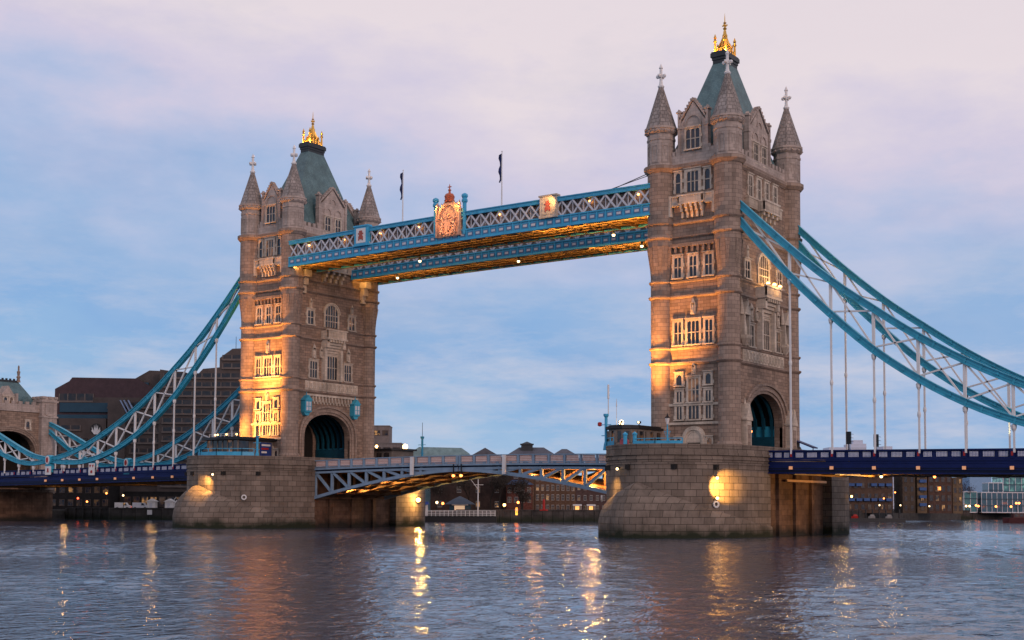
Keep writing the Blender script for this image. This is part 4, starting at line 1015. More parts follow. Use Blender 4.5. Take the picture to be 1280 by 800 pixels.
for x, y, lb in ((-103.4, -9.85, 'small white shield panel on the navy parapet under the chain pin'), (-89.4, -9.85, 'white square sign with red marks on the left navy parapet')):
    t = thing('parapet_sign', lb, 'sign', (x, y, 10.4))
    b = MB(); b.fbox(-.9, .9, 0, .12, -1.1 if x > -95 else -.9, 1.2 if x > -95 else .8); b.build('panel', WHITE, t)
    b = MB()
    if x > -95:
        for u in (-.42, .42): b.prism([(u-.3, .9), (u+.3, .9), (u, .35)], .12, .16)
        b.lathe([(.01, 0), (.01, .1)], 4, (0, -.1)); b.prism([(.32*math.cos(k*.6283), -.45+.32*math.sin(k*.6283)) for k in range(10)], .12, .16)
    else: b.fbox(-.35, .35, .12, .16, -.4, -.25); b.fbox(-.2, .2, .12, .16, -.2, .4)
    b.build('mark', RED, t)

# ------------------------------------------------------------------ things standing on the piers
CABW = paint('cabin_wall', (.20, .165, .14), .7, .2)
CGL = glass('cabin_glass', (.012, .016, .022), .25, .4)
def cabin_left():
    t = thing('control_cabin', 'flat-roofed glazed control cabin with lamps on its roof, on the farther pier', 'cabin', (-47.0, -18.0, 11.42))
    w, d, h = 7.4, 8.2, 3.5
    b = MB(); b.box(.2, w-.2, .2, d, 0, h-.3); b.box(w-.2, w, 2.6, d, 0, h-.3); b.box(0, w, -.05, .2, 0, .7)
    for k in range(7): b.box(k*w/6-.07, k*w/6+.07, -.06, .22, 0, h-.2)
    b.build('wall', CABW, t)
    for k in range(6): q = MB(); q.box(k*w/6+.08, (k+1)*w/6-.08, .06, .12, .7, h-.4); q.build('window', CGL, t)
    q = MB(); q.box(w+.01, w+.06, .3, 2.4, .7, h-.5); q.build('window', CGL, t)
    r = MB(); n = 10
    r.hprism([(-.9, -.5), (w*.5, -1.2), (w+.8, -.6), (w+.9, d+.4), (-.9, d+.4)], h-.3, h); r.hprism([(-.6, -.3), (w*.5, -.9), (w+.5, -.4), (w+.6, d+.3), (-.6, d+.3)], h, h+.16)
    r.build('roof', BLACK, t)
    q = MB(); q.box(w+.02, w+.1, 5.0, 7.6, .6, 2.9); q.build('notice_board', paint('notice_blue', (.02, .05, .22), .5, .3), t)
    for k, (z, c) in enumerate(((2.3, WHITE), (1.7, RED), (1.1, WHITE))): q = MB(); q.box(w+.1, w+.13, 5.3, 7.3-.4*k, z, z+.32); q.build('notice', c, t)
    return t
CL = cabin_left()
def cabin_right():
    t = thing('control_cabin', 'dark bow-fronted control cabin with a round lamp on its roof, on the nearer pier', 'cabin', (34.2, -14.0, 11.42))
    R0 = 2.4; out = [(R0*math.cos(math.pi+math.pi*k/8), -1.6+R0*1.3*math.sin(math.pi+math.pi*k/8)) for k in range(9)]+[(R0, 3.6), (-R0, 3.6)]
    b = MB(); b.hprism(out, 0, .9); b.hprism([(x*.94, y*.97) for x, y in out], .9, 2.5); b.hprism(out, 2.45, 2.75)
    for x, y in out: b.box(x-.16, x+.16, y-.16, y+.16, .9, 2.5)
    for y in (-.4, 1.4): b.box(R0-.1, R0+.03, y-.5, y+.5, .9, 2.5)
    b.build('wall', CABW, t)
    for k in range(8):
        (x0, y0), (x1, y1) = out[k], out[k+1]; q = MB(); q.beam((x0*.985, y0*.985, 1.7), (x1*.985, y1*.985, 1.7), .06, 1.45); q.build('window', CGL, t)
    for y in (.5, 2.6): q = MB(); q.box(R0-.12, R0-.02, y-.45, y+.45, .95, 2.4); q.build('window', CGL, t)
    r = MB(); r.hprism([(x*1.14, y*1.1) for x, y in out], 2.75, 3.05); r.hprism([(x*1.02, y*1.02) for x, y in out], 3.05, 3.25); r.build('roof', BLACK, t)
    return t
CR = cabin_right()
def roof_lamp(loc, label, tgt, e, r=.18, mat=LAMPW, spot=60, blend=.7, size=.4, group='floodlights on the control cabins', col=WARM):
    t = thing('floodlight', label, 'floodlight', loc, 0, group)
    b = MB(); b.box(-.2, .2, -.2, .2, 0, .1); b.box(-.05, .05, -.05, .05, .1, .35); b.box(-.25, .25, -.14, .14, .3, .6); b.build('housing', BLACK, t)
    q = MB(); q.ball((.0, -.16, .46), r, 0, 8, 6); q.build('bulb', mat, t)
    if e:
        l = light('SPOT', t, (.35, .5, .8), Vector(tgt)-Vector(loc), e, col, size, spot, blend)
    return t
for k, (x, y) in enumerate(((-46.6, -16.5), (-45.0, -17.4), (-43.0, -17.2), (-41.2, -16.6))):
    roof_lamp((x, y, 15.1), ['leftmost roof floodlight on the left cabin', 'roof floodlight on the left cabin, just right of its leftmost one', 'roof floodlight near the middle of the left cabin roof', 'rightmost roof floodlight on the left cabin'][k],
              ((-43.5, -39.0, -42.5, -39.5)[k], -10, (17, 21, 28, 33)[k]), (12000, 24000, 30000, 56000)[k], .17, LAMPW, (80, 72, 62, 54)[k], 1.0)
b = MB(); b.beam((0, 0, .6), (7, -.3, .6), .06, .06); b.beam((0, 0, .3), (7, -.3, .3), .05, .05)
for k in range(8): b.beam((k, -.3*k/7, 0), (k, -.3*k/7, .62), .06, .06)
tag(b.build('roof_rail', WHITE, None, (-47, -17.6, 15.08)), 'pale handrail round the floodlit roof of the left cabin', 'railing')
roof_lamp((33.6, -16.2, 14.65), 'large round globe lamp on the roof of the right cabin', (39, -9.9, 26), 0, .36, LAMPY)
roof_lamp((34.4, -17.9, 14.65), 'small floodlight on the right cabin roof beside the globe lamp', (37.2, -10.2, 28), 17000, .13, LAMPY, 66, 1.0, .3)
roof_lamp((35.9, -15.6, 14.65), 'small floodlight on the right cabin roof farther from the globe lamp', (40.5, -9.9, 37), 34000, .13, LAMPY, 64, 1.0, .3)
def mast(loc, h, label, ant=True):
    t = thing('signal_mast', label, 'mast', loc, 0)
    b = MB(); b.lathe([(.42, 0), (.3, .8), (.2, 1.2), (.2, h*.9), (.36, h*.95), (.36, h)], 10); b.beam((-1.0, 0, h*.7), (.8, 0, h*.7), .1, .1); b.beam((-.7, 0, h*.4), (.5, 0, h*.4), .1, .1); b.build('post', BLUE, t)
    if ant:
        a = MB(); a.lathe([(.07, h), (.07, h+2), (.14, h+2.05), (.14, h+3.9), (.03, h+4.0)], 8, (.35, 0)); a.lathe([(.04, h*.5), (.04, h+1.0), (.09, h+1.0), (.02, h+2.0)], 8, (1.4, .4)); a.build('antenna', WHITE, t)
        q = MB(); q.lathe([(.1, h*.66), (.3, h*.68), (.3, h*.76), (.1, h*.78)], 8, (-1.0, 0)); q.build('signal_light', RED, t)
    else:
        a = MB(); a.lathe([(.05, h), (.04, h+2.6)], 8, (0, 0)); a.build('antenna', BLACK, t)
    return t
mast((31.6, -17.0, 11.42), 4.9, 'blue signal mast with white antennas and a red light at the nearer pier edge')
mast((-37.0, -16.0, 11.42), 3.8, 'blue signal post beside the left cabin', False)
def railing(name, pts, z, h, label, posts=1.4, panel=False):
    b = MB()
    for (x0, y0), (x1, y1) in zip(pts[:-1], pts[1:]):
        for q in (h, h*.55, .12): b.beam((x0, y0, z+q), (x1, y1, z+q), .08, .09)
        n = max(1, int(math.dist((x0, y0), (x1, y1))/posts))
        for k in range(n+1): f = k/n; x, y = x0+(x1-x0)*f, y0+(y1-y0)*f; b.beam((x, y, z), (x, y, z+h+.05), .1, .1)
        if panel: b.beam((x0, y0, z+h*.3), (x1, y1, z+h*.3), .04, h*.55)
    return tag(b.build(name, BLUE), label, 'railing')
railing('railing', [(-49.2, -17.4), (-47, -20.0), (-43.5, -22.5), (-39.5, -22.6), (-36.0, -20.3), (-35.0, -18.6)], 11.7, 1.25, 'light blue railing along the farther pier in front of its cabin', 1.4, True)
railing('railing', [(31.8, -15.5), (32.3, -17.8), (34.0, -20.6), (36.0, -22.3)], 11.7, 1.1, 'light blue railing round the bow end of the nearer pier', 1.2, True)
railing('railing', [(40.0, -23.9), (43.0, -23.8), (46.0, -22.2)], 11.7, .75, 'low light blue railing on the nearer pier in front of the tower', 1.2, True)
for x, lb in ((38.6, 'left light blue gate post on the nearer pier'), (40.0, 'right light blue gate post on the nearer pier')):
    b = MB(); b.lathe([(.26, 0), (.26, 1.5), (.34, 1.55), (.34, 1.7), (.05, 1.95)], 8); tag(b.build('gate_post', BLUE, None, (x, -23.7, 11.42)), lb, 'gate post', 'gate posts on the nearer pier')
b = MB(); b.box(-.5, .5, -.3, .3, 0, 1.0); b.lathe([(.5, 1.0), (.4, 1.15), (.05, 1.2)], 8); b.box(-.35, .35, -.34, -.3, .35, .75)
tag(b.build('equipment_box', paint('pink_red_box', (.55, .10, .12), .5, .1), None, (38.0, -22.9, 11.42)), 'small red equipment box by the nearer cabin', 'box')
def street_lamp(loc, label, h=4.2):
    t = thing('street_lamp', label, 'lamp post', loc)
    b = MB(); b.lathe([(.32, 0), (.26, .7), (.14, .9), (.1, h*.62), (.16, h*.64), (.08, h*.66), (.08, h*.8)], 8); b.beam((-.5, 0, h*.58), (.5, 0, h*.58), .06, .06)
    for s_ in (-1, 1): b.beam((s_*.45, 0, h*.58), (s_*.2, 0, h*.42), .05, .05)
    b.build('post', BLUE, t)
    q = MB(); q.lathe([(.14, h*.8), (.32, h*.97), (.3, h)], 6); q.build('lantern_glass', WHITE, t); q = MB(); q.lathe([(.42, h), (.2, h*1.06), (.1, h*1.1), (.02, h*1.16)], 6); q.build('lantern_cap', BLACK, t)
    return t
street_lamp((39.6, -14.5, 11.42), 'blue lamp post with a black-capped lantern, in front of the nearer tower')
wall_lamp('wall_lamp', 'small lamp on the farther pier shining down on its domed hood', (-37.9, -24.35, 8.75), (.25, -.9, 0), (-41.6, -26.0, 4.8), 3200, (1, .5, .12), 100, 'wall lamps on the piers', LAMPY, .17)
wall_lamp('wall_lamp', 'small lamp at the left edge of the nearer pier above its hood', (38.1, -24.15, 8.75), (-.2, -.95, 0), (35.4, -25.2, 4.2), 2600, (1, .55, .14), 100, 'wall lamps on the piers', LAMPY, .17)
wall_lamp('wall_lamp', 'upper of two lamps in the bright patch of the nearer pier', (49.25, -19.5, 7.6), (.7, -.7, 0), (50.6, -16.6, 6.0), 0, WARM, 100, 'wall lamps on the piers', LAMPW, .2)
lo_ = wall_lamp('wall_lamp', 'lower of two lamps in the bright patch of the nearer pier', (49.25, -19.5, 5.1), (.7, -.7, 0), (50.6, -16.6, 6.0), 0, WARM, 100, 'wall lamps on the piers', LAMPW, .2)
light('SPOT', lo_, (1.8, -1.7, 1.3), (.6, .2, 1.3), 4600, (1, .50, .10), .1, 74, .4)
sl_ = wall_lamp('wall_lamp', 'dazzling lamp on the far shoulder of the farther pier', (-30.5, 17.6, 4.9), (.7, -.3, 0), (-30, 10, 4), 0, WARM, 100, 'wall lamps on the piers', LAMPW, .42)
light('POINT', sl_, (1.3, -.8, 0), None, 1500, (1, .55, .15), .2)
sl_ = wall_lamp('wall_lamp', 'lit lamp at the far right corner of the nearer pier', (51.9, 18, 5.6), (.6, .1, 0), (53, 17, 4), 0, WARM, 100, 'wall lamps on the piers', LAMPW, .17)
b = MB(); b.box(-.12, .12, -6.8, 6.8, -.16, .16)
for y in (-6, -2, 2, 6): b.box(-.5, 0, y-.1, y+.1, -.1, .1)
tag(b.build('fender_beam', paint('pale_orange_beam', (.75, .45, .25), .6, .1), None, (51.1, 4.4, 7.45)), 'pale horizontal beam across the recess of the nearer pier', 'beam')
for x, y, z, lb, x2 in ((-34.0, -21.5, 5.0, 'white round life buoy on the farther pier', 0), (49.3, -19.6, 4.2, 'white round life buoy below the lamps of the nearer pier', 0), (32.7, -19.9, 4.9, 'white round life buoy at the left edge of the nearer pier', 0)):
    b = MB(); n = 14
    for k in range(n):
        a0, a1 = 2*math.pi*k/n, 2*math.pi*(k+1)/n; b.beam((.34*math.cos(a0), 0, .34*math.sin(a0)), (.34*math.cos(a1), 0, .34*math.sin(a1)), .2, .2)
    dr = Vector((x-(41.15 if x > 0 else -41.15), (y+8.9)*.45, 0)).normalized()
    tag(b.build('life_buoy', WHITE, None, (x, y, z), math.atan2(dr.y, dr.x)+math.pi/2), lb, 'life buoy', 'life buoys on the piers')
# three lamps on the balcony of the nearer tower, warm lamp in its gateway
for k, y in enumerate((-.6, 1.0, 2.9)):
    t = bright_lamp('balcony_lamp', ['left', 'middle', 'right'][k]+' one of three blazing lamps on the tower balcony behind the chain', (48.3 if k else 48.1, y-.6, 34.5), 'balcony lamps', LAMPW, .27)
    t.scale = (1, 1, -1)
    if k == 1: light('POINT', t, (.5, 0, -.7), None, 700, (1, .55, .18), .3)
bright_lamp('gateway_lamp', 'orange lamp inside the gateway of the nearer tower', (46.3, -3.3, 14.4), 'gateway lamps', LAMPO, .24)
# lamps on the far end of the left pier, behind the drawbridge
t = thing('control_cabin', 'small brown cabin with two bright lamps on the far end of the farther pier', 'cabin', (-36.5, 15.8, 11.42))
b = MB(); b.hprism([(-3, -2), (3, -2), (4, 0), (4, 3), (-3, 3)], 0, 2.4); b.build('wall', CABW, t); b = MB(); b.hprism([(-3.4, -2.5), (3.3, -2.5), (4.6, -.2), (4.6, 3.3), (-3.4, 3.3)], 2.4, 2.75); b.build('roof', BLACK, t)
for u in (-1.8, 0, 1.8): q = MB(); q.box(u-.6, u+.6, -2.06, -2.0, .8, 2.0); q.build('window', CGL, t)
for x, y, r_, lb in ((-37.2, 14, .3, 'smaller bright lamp on the brown cabin beyond the drawbridge'), (-33.3, 17.5, .5, 'larger dazzling lamp on the brown cabin beyond the drawbridge')):
    roof_lamp((x, y, 14.15), lb, (0, 0, 0), 0, r_, LAMPW, group='lamps on the far cabin')
t = mast((-31.8, 20.5, 11.42), 5.2, 'teal signal mast beside the brown cabin beyond the drawbridge', False)

# ------------------------------------------------------------------ on the right deck
def traffic_light(loc, label):
    t = thing('traffic_light', label, 'traffic light', loc, 0, 'traffic lights on the right span')
    b = MB(); b.lathe([(.12, 0), (.08, .3), (.08, 3.4)], 8); b.build('pole', BLACK, t)
    b = MB(); b.box(-.28, .28, -.18, .2, 2.5, 4.1); b.build('head', BLACK, t)
    for k in range(3): q = MB(); q.beam((.2, -.1, 2.85+k*.48), (.62, -.1, 2.78+k*.48), .38, .05); q.beam((.25, -.1, 2.68+k*.48), (.3, -.1, 2.68+k*.48), .3, .3); q.build('visor', BLACK, t)
    return t
traffic_light((61.3, -6.0, 9.5), 'black traffic light on the right span, nearer the tower'); traffic_light((64.9, -6.0, 9.05), 'black traffic light on the right span, farther from the tower')
t = thing('awning', 'dark blue slanting awning sticking out behind the nearer tower', 'awning', (47.2, 9.2, 11.0)); b = MB(); b.beam((.2, 0, 2.5), (3.2, 0, 1.3), 1.8, .16); b.build('canopy', NAVY, t); b = MB(); b.beam((2.6, .6, 0), (2.6, .6, 1.5), .1, .1); b.beam((.5, .6, 0), (.5, .6, 2.3), .1, .1); b.build('pole', BLACK, t)

# ------------------------------------------------------------------ north abutment tower
def abutment():
    t = thing('abutment_tower', 'low stone gate tower with a slate roof where the left chains end', 'tower', (-137, 0, 0))
    X1 = 4.5
    w = MB(); w.M = Matrix.Rotation(math.pi/2, 4, 'Z') @ Matrix.Translation((0, -X1, 0)); arched_wall(w, 10.2, 6, 24.3, 6.6, 14.6, 5.0, -1.5, 0); w.M = Matrix.Identity(4)
    for s_ in (1, -1): w.box(-6, X1-.3, *sorted((s_*10.2, s_*9)), 6, 24.3)
    w.box(-6, -5, -9, 9, 6, 24.3); w.box(-6, 4, -9, 9, 23.6, 24.1); w.build('wall', GRAN, t)
    b = MB(); b.box(-5, 3, -8.8, 8.8, 10.6, 10.8); b.box(-4.9, -4.6, -8.8, 8.8, 11, 23); b.build('gateway_lining', DARK, t)
    b = MB(); b.M = Matrix.Rotation(math.pi/2, 4, 'Z') @ Matrix.Translation((0, -X1, 0))
    for h0, h1, d in ((6.6, 7.0, .15), (7.0, 7.4, .3), (7.4, 7.7, .45)): arch_ring(b, h0, h1, 8, 14.6, 5+h0-6.6, 5+h1-6.6, -.3, d)
    b.build('gateway_arch', SHAFT, t)
    b = MB(); b.M = Matrix.Rotation(math.pi/2, 4, 'Z') @ Matrix.Translation((0, -X1, 0)); b.fbox(-10.4, 10.4, -.3, .35, 24.0, 24.5); b.fbox(-10.2, 10.2, -.3, .12, 24.5, 25.7)
    for k in range(12): b.fbox(-9.7+k*1.7, -8.8+k*1.7, -.3, .14, 25.7, 26.3)
    b.build('parapet', PALE, t)
    for y in (-9.6, 9.3):
        b = MB(); b.box(-1.9, 1.9, -1.9, 1.9, 6, 27.2); b.box(-2.1, 2.1, -2.1, 2.1, 22.9, 23.3); b.box(-2.15, 2.15, -2.15, 2.15, 26.4, 26.8)
        for s_ in (-1.5, 0, 1.5): b.box(s_-.4, s_+.4, -2.1, 2.1, 27.2, 27.7); b.box(-2.1, 2.1, s_-.4, s_+.4, 27.2, 27.72)
        b.M = Matrix.Rotation(math.pi/2, 4, 'Z'); b.fbox(-1.2, 1.2, 1.9, 2.1, 23.6, 26.0); b.prism([(-.8, 23.3), (.8, 23.3), (0, 24.6)], 1.9, 2.25)
        b.build('corner_turret', PALE, t, (X1-.7, y, 0))
    r = MB(); r.add([(-5.6, -8.6, 25), (3.6, -8.6, 25), (3.6, 8.6, 25), (-5.6, 8.6, 25), (-1, -5.4, 31), (-1, 5.6, 31)], [(0, 1, 4), (1, 2, 5, 4), (2, 3, 5), (3, 0, 4, 5)]); ro = r.build('roof', SLATE, t)
    b = MB(); b.beam((-1, -5.4, 31.1), (-1, 5.6, 31.1), .3, .5)
    for k in range(12): b.box(-1.15, -.85, -5.2+k*.95, -4.8+k*.95, 31.3, 31.7)
    b.build('ridge', LEAD, ro); b = MB(); b.lathe([(.5, 31), (.3, 31.8), (.5, 32.2), (.25, 32.5), (.4, 33.4), (.2, 33.6), (.2, 34.6), (.02, 34.9)], 8, (-1, 5.6)); b.build('finial', SHAFT, ro)
    b = MB(); b.M = Matrix.Rotation(math.pi/2, 4, 'Z') @ Matrix.Translation((0, -X1+.6, 0)); b.prism([(-2, 24.4), (2, 24.4), (2, 27), (0, 29.6), (-2, 27)], -2.5, 0)
    for s_ in (-1, 1): b.fbox(*sorted((s_*1.9, s_*2.4)), -.6, .15, 24.4, 28)
    b.build('gable', PALE, t)
    q = MB(); q.M = Matrix.Rotation(math.pi/2, 4, 'Z') @ Matrix.Translation((5, -X1+1.2, 0)); q.prism([(-1, 25), (1, 25), (1, 26.6), (0, 27.6), (-1, 26.6)], -2.5, 0); q.build('gable', SLATE, t)
    kk = lambda u, d, z: ((X1-.6+d, u, z), math.pi/2)
    for u in (-.7, .7): win(t, kk, u, 25.4, .8, 1.6, 1, 1, sur=.2)
    k2 = lambda u, d, z: ((X1+d, u, z), math.pi/2)
    for u in (-4.6, 4.6): win(t, k2, u, 20.2, .9, 1.7, 1, 1, sur=.3)
    return t
abutment()
t = thing('river_pier', 'low brown stone pier under the left side span by the bank', 'pier', (-134, 0, 0)); b = MB()
out = [(-6, -11), (-2, -12.5), (3, -11), (4.5, -8), (4.5, 8), (3, 10.5), (-2, 11.5), (-6, 11)]; b.hprism(out, -2, 6.2); b.build('shaft', BROWN, t); b = MB(); b.hprism([(x*1.06, y*1.03) for x, y in out], 6.2, 6.8); b.build('cap', PIER, t)

# ------------------------------------------------------------------ buildings of the banks
E_ = math.atan2(.585, .81)
CONC = paint('brown_concrete', (.10, .076, .068), .85, .2, scale=.3); CONCL = paint('pale_concrete_band', (.16, .125, .11), .85, .15); CONCD = paint('dark_mansard', (.075, .04, .045), .7, .2)
HGL = glass('hotel_glass', (.008, .009, .014), .3, .06, .35); TGL = paint('teal_glass', (.02, .055, .085), .2, .2, scale=.2)
def hotel():
    t = thing('hotel_building', 'big dark stepped concrete hotel with window ribbons and a round leaf emblem', 'hotel', (-164.2, 30.9, 0), E_)
    def blk(u0, u1, d0, d1, z0, z1, m=CONC, name='wing'): b = MB(); b.box(u0, u1, d0, d1, z0, z1); return b.build(name, m, t)
    def rows(u0, u1, d, zs, gap=2.2, h=1.0):
        for z in zs:
            b = MB(); b.box(u0, u1, d-.06, d+.2, z, z+h); o = b.build('window_band', HGL, t); n = max(1, int((u1-u0)/gap)); c = MB()
            for k in range(n+1): u = u0+(u1-u0)*k/n; c.box(u-.14, u+.14, d-.12, d+.1, z, z+h)
            c.box(u0-.2, u1+.2, d-.4, d, z-.5, z-.02); c.build('mullion', CONCL, o)
    b = MB(); b.prism([(0, 2), (26, 2), (26, 33.2), (21, 36.0), (4.4, 36.2), (3.6, 35.2), (0, 33.2)], -22, -6); b.build('wing', CONCD, t)
    blk(1, 14, 4, 7, 2, 26.2); rows(1.4, 8.0, 4, (24, 21.4, 18.8, 16.2, 13.6, 11, 8.4)); rows(1.2, 10, 6, (30.2,), 2, 1.8)
    blk(2.5, 14.5, 2.5, 5, 2, 25.4); rows(3, 8, 2.5, (22.6, 19.8, 17, 14.2, 11.4)); blk(0, 16.5, 3.4, 6.5, 25.4, 26.4, TGL, 'balcony_glass'); blk(1.5, 20, 5.5, 7, 27.2, 29.6, TGL, 'glazed_storey')
    blk(15, 19.5, 2, 8, 2, 30.2); b = MB(); b.beam((18.2, 1.9, 30), (20, 1.9, 26.8), .5, .3); b.beam((20.2, 1.9, 30), (22, 1.9, 26.8), .5, .3); b.beam((19.2, 1.94, 30), (21, 1.94, 26.8), 1.5, .2); b.build('sloping_window', [paint('pale_blue_frame', (.3, .38, .55), .4)], t)
    b = MB(); b.prism([(17, 31), (33, 31), (33, 37.9), (24, 38.2), (19.5, 35.6), (17, 35.4)], -20, -7); b.build('wing', CONC, t); blk(9.5, 24, 6.4, 8, 31.2, 35.0, TGL, 'glazed_storey'); blk(10, 34, 5.6, 6.6, 27.2, 31.0)
    rows(14, 34, 5.6, (28.6,), 2.6, 1.3); rows(27, 34, 6.6, (36.0-2.6,), 2.2); blk(19.5, 34, 3.4, 7, 2, 27.4); rows(20.5, 34, 3.4, (24.6, 22, 19.4, 16.8, 14.2, 11.6, 9))
    b = MB(); b.prism([(28, 2), (51, 2), (51, 43.6), (46.4, 43.4), (43.2, 41), (43.2, 38.6), (39, 38.2), (37.5, 36.6), (28, 38)], -18, -2.2); b.build('wing', CONC, t)
    rows(29, 51, 2.2, [36.0-2.3*k for k in range(13)], 2.3, 1.05); rows(44, 51, 2.2, (38.6, 40.8), 2.2)
    b = MB(); b.lathe([(.08, 43.4), (.05, 47)], 6, (46.5, 6)); b.lathe([(.08, 43), (.05, 46)], 6, (49, 6)); b.build('antenna', BLACK, t)
    b = MB(); b.M = Matrix.Translation((12.0, 2.5, 22.6)); b.prism([(1.5*math.cos(2*math.pi*k/24), 1.5*math.sin(2*math.pi*k/24)) for k in range(24)], 0, .08); em = b.build('emblem_disc', paint('emblem_dark', (.02, .016, .016), .6), t)
    b = MB(); b.M = Matrix.Translation((12.0, 2.5, 22.6))
    for u, h_, ln in ((0, 1.36, .2), (-.42, 1.12, .2), (.42, 1.12, .2), (-.98, .62, .22), (.98, .62, .22), (-1.12, -.1, .2), (1.12, -.1, .2)):
        b.prism([(u*.3-.12, -1.3), (u*.3+.12, -1.3), (u*.75+ln, h_*.3-.55), (u*1.1, h_), (u*.75-ln, h_*.3-.5)], .08, .14+abs(u)*.02)
    b.build('leaf_emblem', WHITE, em)
    fc = bpy.data.curves.new('lettering', 'FONT'); fc.body = 'GUOMAN'; fc.size = 1.5; fc.align_x = 'CENTER'; fc.extrude = .05; fc.materials.append(BLACK)
    tmp = bpy.data.objects.new('tmp', fc); COL.objects.link(tmp); bpy.context.view_layer.update(); lm_ = bpy.data.meshes.new_from_object(tmp.evaluated_get(bpy.context.evaluated_depsgraph_get())); bpy.data.objects.remove(tmp); fo = put('lettering', lm_, t) ; fo.location = (12.0, 2.42, 19.3); fo.rotation_euler = (math.pi/2, 0, 0)
    return t
hotel()
BRICK = stone('brown_brick', (.15, .085, .055), .5, .25, mortar=.02, var=.2, stain=.3, bump=.1, streak=False)
BRICKR = stone('red_brick', (.17, .06, .045), .5, .25, mortar=.02, var=.2, stain=.3, bump=.1, streak=False)
YBRICK = stone('yellow_brick', (.19, .125, .075), .5, .25, mortar=.02, var=.2, stain=.3, bump=.1, streak=False)
BGL = glass('bank_window_glass', (.02, .025, .04), .9, .3, .2, (1, .48, .14))
SASH = paint('dull_sash_paint', (.30, .28, .27), .6)
def building(name, label, cat, x, y, w, d, h, rows, cols, mat, ww=.55, wh=1.1, z0=2.2, roof=None, rmat=None, frame=SASH, group=None, skip=0, rz=E_, rowz=None):
    t = thing(name, label, cat, (x, y, z0), rz, group)
    b = MB(); b.box(0, w, 0, d, 0, h); b.box(-.1, w+.1, -.12, d, h-.25, h); b.box(-.05, w+.05, -.06, d, .9, 1.05); b.build('wall', mat, t)
    fm = MB(); fm.fbox(-ww/2-.1, ww/2+.1, 0, .1, -.12, 0); fm.fbox(-ww/2-.08, -ww/2, 0, .08, 0, wh); fm.fbox(ww/2, ww/2+.08, 0, .08, 0, wh); fm.fbox(-ww/2-.08, ww/2+.08, 0, .1, wh, wh+.14); fm.fbox(-.04, .04, 0, .06, 0, wh); fm.fbox(-ww/2, ww/2, 0, .06, wh*.5-.03, wh*.5+.03)
    gm = MB(); gm.fbox(-ww/2, ww/2, 0, .03, 0, wh); fme, gme = fm.mesh('window', frame), gm.mesh('pane', BGL)
    for r in range(rows):
        for c in range(cols):
            z = (rowz[r] if rowz else h*(r+.32)/rows); f = put('window', fme, t, ((c+.5)*w/cols, 0, z)); put('pane', gme, f)
    if roof:
        r_ = MB()
        if roof == 'hip': e = min(w, d)/2; r_.add([(-.4, -.4, h), (w+.4, -.4, h), (w+.4, d+.4, h), (-.4, d+.4, h), (e*.8, d/2, h+e*.6), (w-e*.8, d/2, h+e*.6)], [(0, 1, 5, 4), (1, 2, 5), (2, 3, 4, 5), (3, 0, 4)])
        elif roof == 'gable': r_.add([(-.3, -.3, h), (w+.3, -.3, h), (w/2, -.3, h+w*.3), (-.3, d, h), (w+.3, d, h), (w/2, d, h+w*.3)], [(0, 1, 2), (1, 4, 5, 2), (0, 2, 5, 3), (3, 5, 4)])
        r_.build('roof', rmat, t)
    return t
GREYR = paint('grey_slate_roof', (.10, .10, .12), .6, .2)
# through the drawbridge arch
building('warehouse', 'dark brick warehouse block behind the white mast', 'building', -86, 89, 24, 8, 11, 3, 5, paint('dark_brick', (.055, .032, .026), .9, .3), .9, 1.3, 2.2)
building('brick_house', 'red brick house with white sash windows and blue slate roof', 'building', -69.3, 98.6, 6.6, 6, 6.8, 2, 4, BRICKR, .8, 1.2, 2.2, 'hip', paint('blue_slate', (.05, .08, .16), .5, .3), rowz=(2.4, 4.8))
building('warehouse', 'long brown brick warehouse with paired lit windows by the right pier', 'building', -63.0, 102.2, 10.2, 8, 9.6, 4, 8, BRICK, .55, 1.25, 2.2, rowz=(.4, 3.0, 5.4, 7.8))
building('warehouse', 'darker end block of the brick warehouse next to the pier', 'building', -54.7, 108.2, 14, 8, 8.4, 3, 9, paint('purple_brick', (.085, .05, .045), .9, .3), .55, 1.1, 2.2, rowz=(.4, 3.0, 5.6))
for k, (u, lb) in enumerate(((-54.2, 'left white canopy over a lit warehouse door'), (-51.4, 'right white canopy over a lit warehouse door'))):
    t = thing('door_canopy', lb, 'canopy', (u, 108.1+(u+54.2)*.72, 2.2), E_, 'canopies of the warehouse'); b = MB(); b.beam((0, -.2, 1.9), (0, -1.4, 1.6), 2.2, .1, up=(0, 0, 1)); b.build('canopy', WHITE, t); b = MB(); b.box(-.5, .5, -.2, -.1, 0, 1.5); b.build('lit_door', emit('lit_doorway', (1, .5, .15), 1.2) if k == 0 else bpy.data.materials['lit_doorway'], t); b = MB(); b.beam((-.9, -1.3, 0), (-.9, -1.3, 1.6), .08, .08); b.beam((.9, -1.3, 0), (.9, -1.3, 1.6), .08, .08); b.build('post', WHITE, t)
building('gabled_warehouse', 'pale brown warehouse gable rising over the drawbridge railing', 'building', -108.6, 133.8, 9.6, 12, 15.4, 1, 2, BRICK, 1, 1.2, 2.2, 'gable', GREYR, rowz=(13,))
t = building('long_roofed_warehouse', 'grey roofed long building with a dark lantern over the drawbridge railing', 'building', -100.4, 141.5, 14.5, 9, 16.0, 1, 4, BRICK, .8, 1.0, 2.2, 'hip', GREYR, rowz=(13.5,)); b = MB(); b.box(4.2, 7.6, 2.5, 6, 17.2, 19.4); b.box(3.9, 7.9, 2.2, 6.3, 19.4, 19.7); b.lathe([(2.3, 19.7), (.1, 20.4)], 4, (5.9, 4.2), .5); b.build('roof_lantern', LEAD, t)
building('hipped_warehouse', 'grey hip roofed block right of the long roofed building', 'building', -89.2, 148.6, 7.4, 8, 16.0, 1, 3, BRICK, .8, 1.0, 2.2, 'hip', GREYR, rowz=(13.5,))
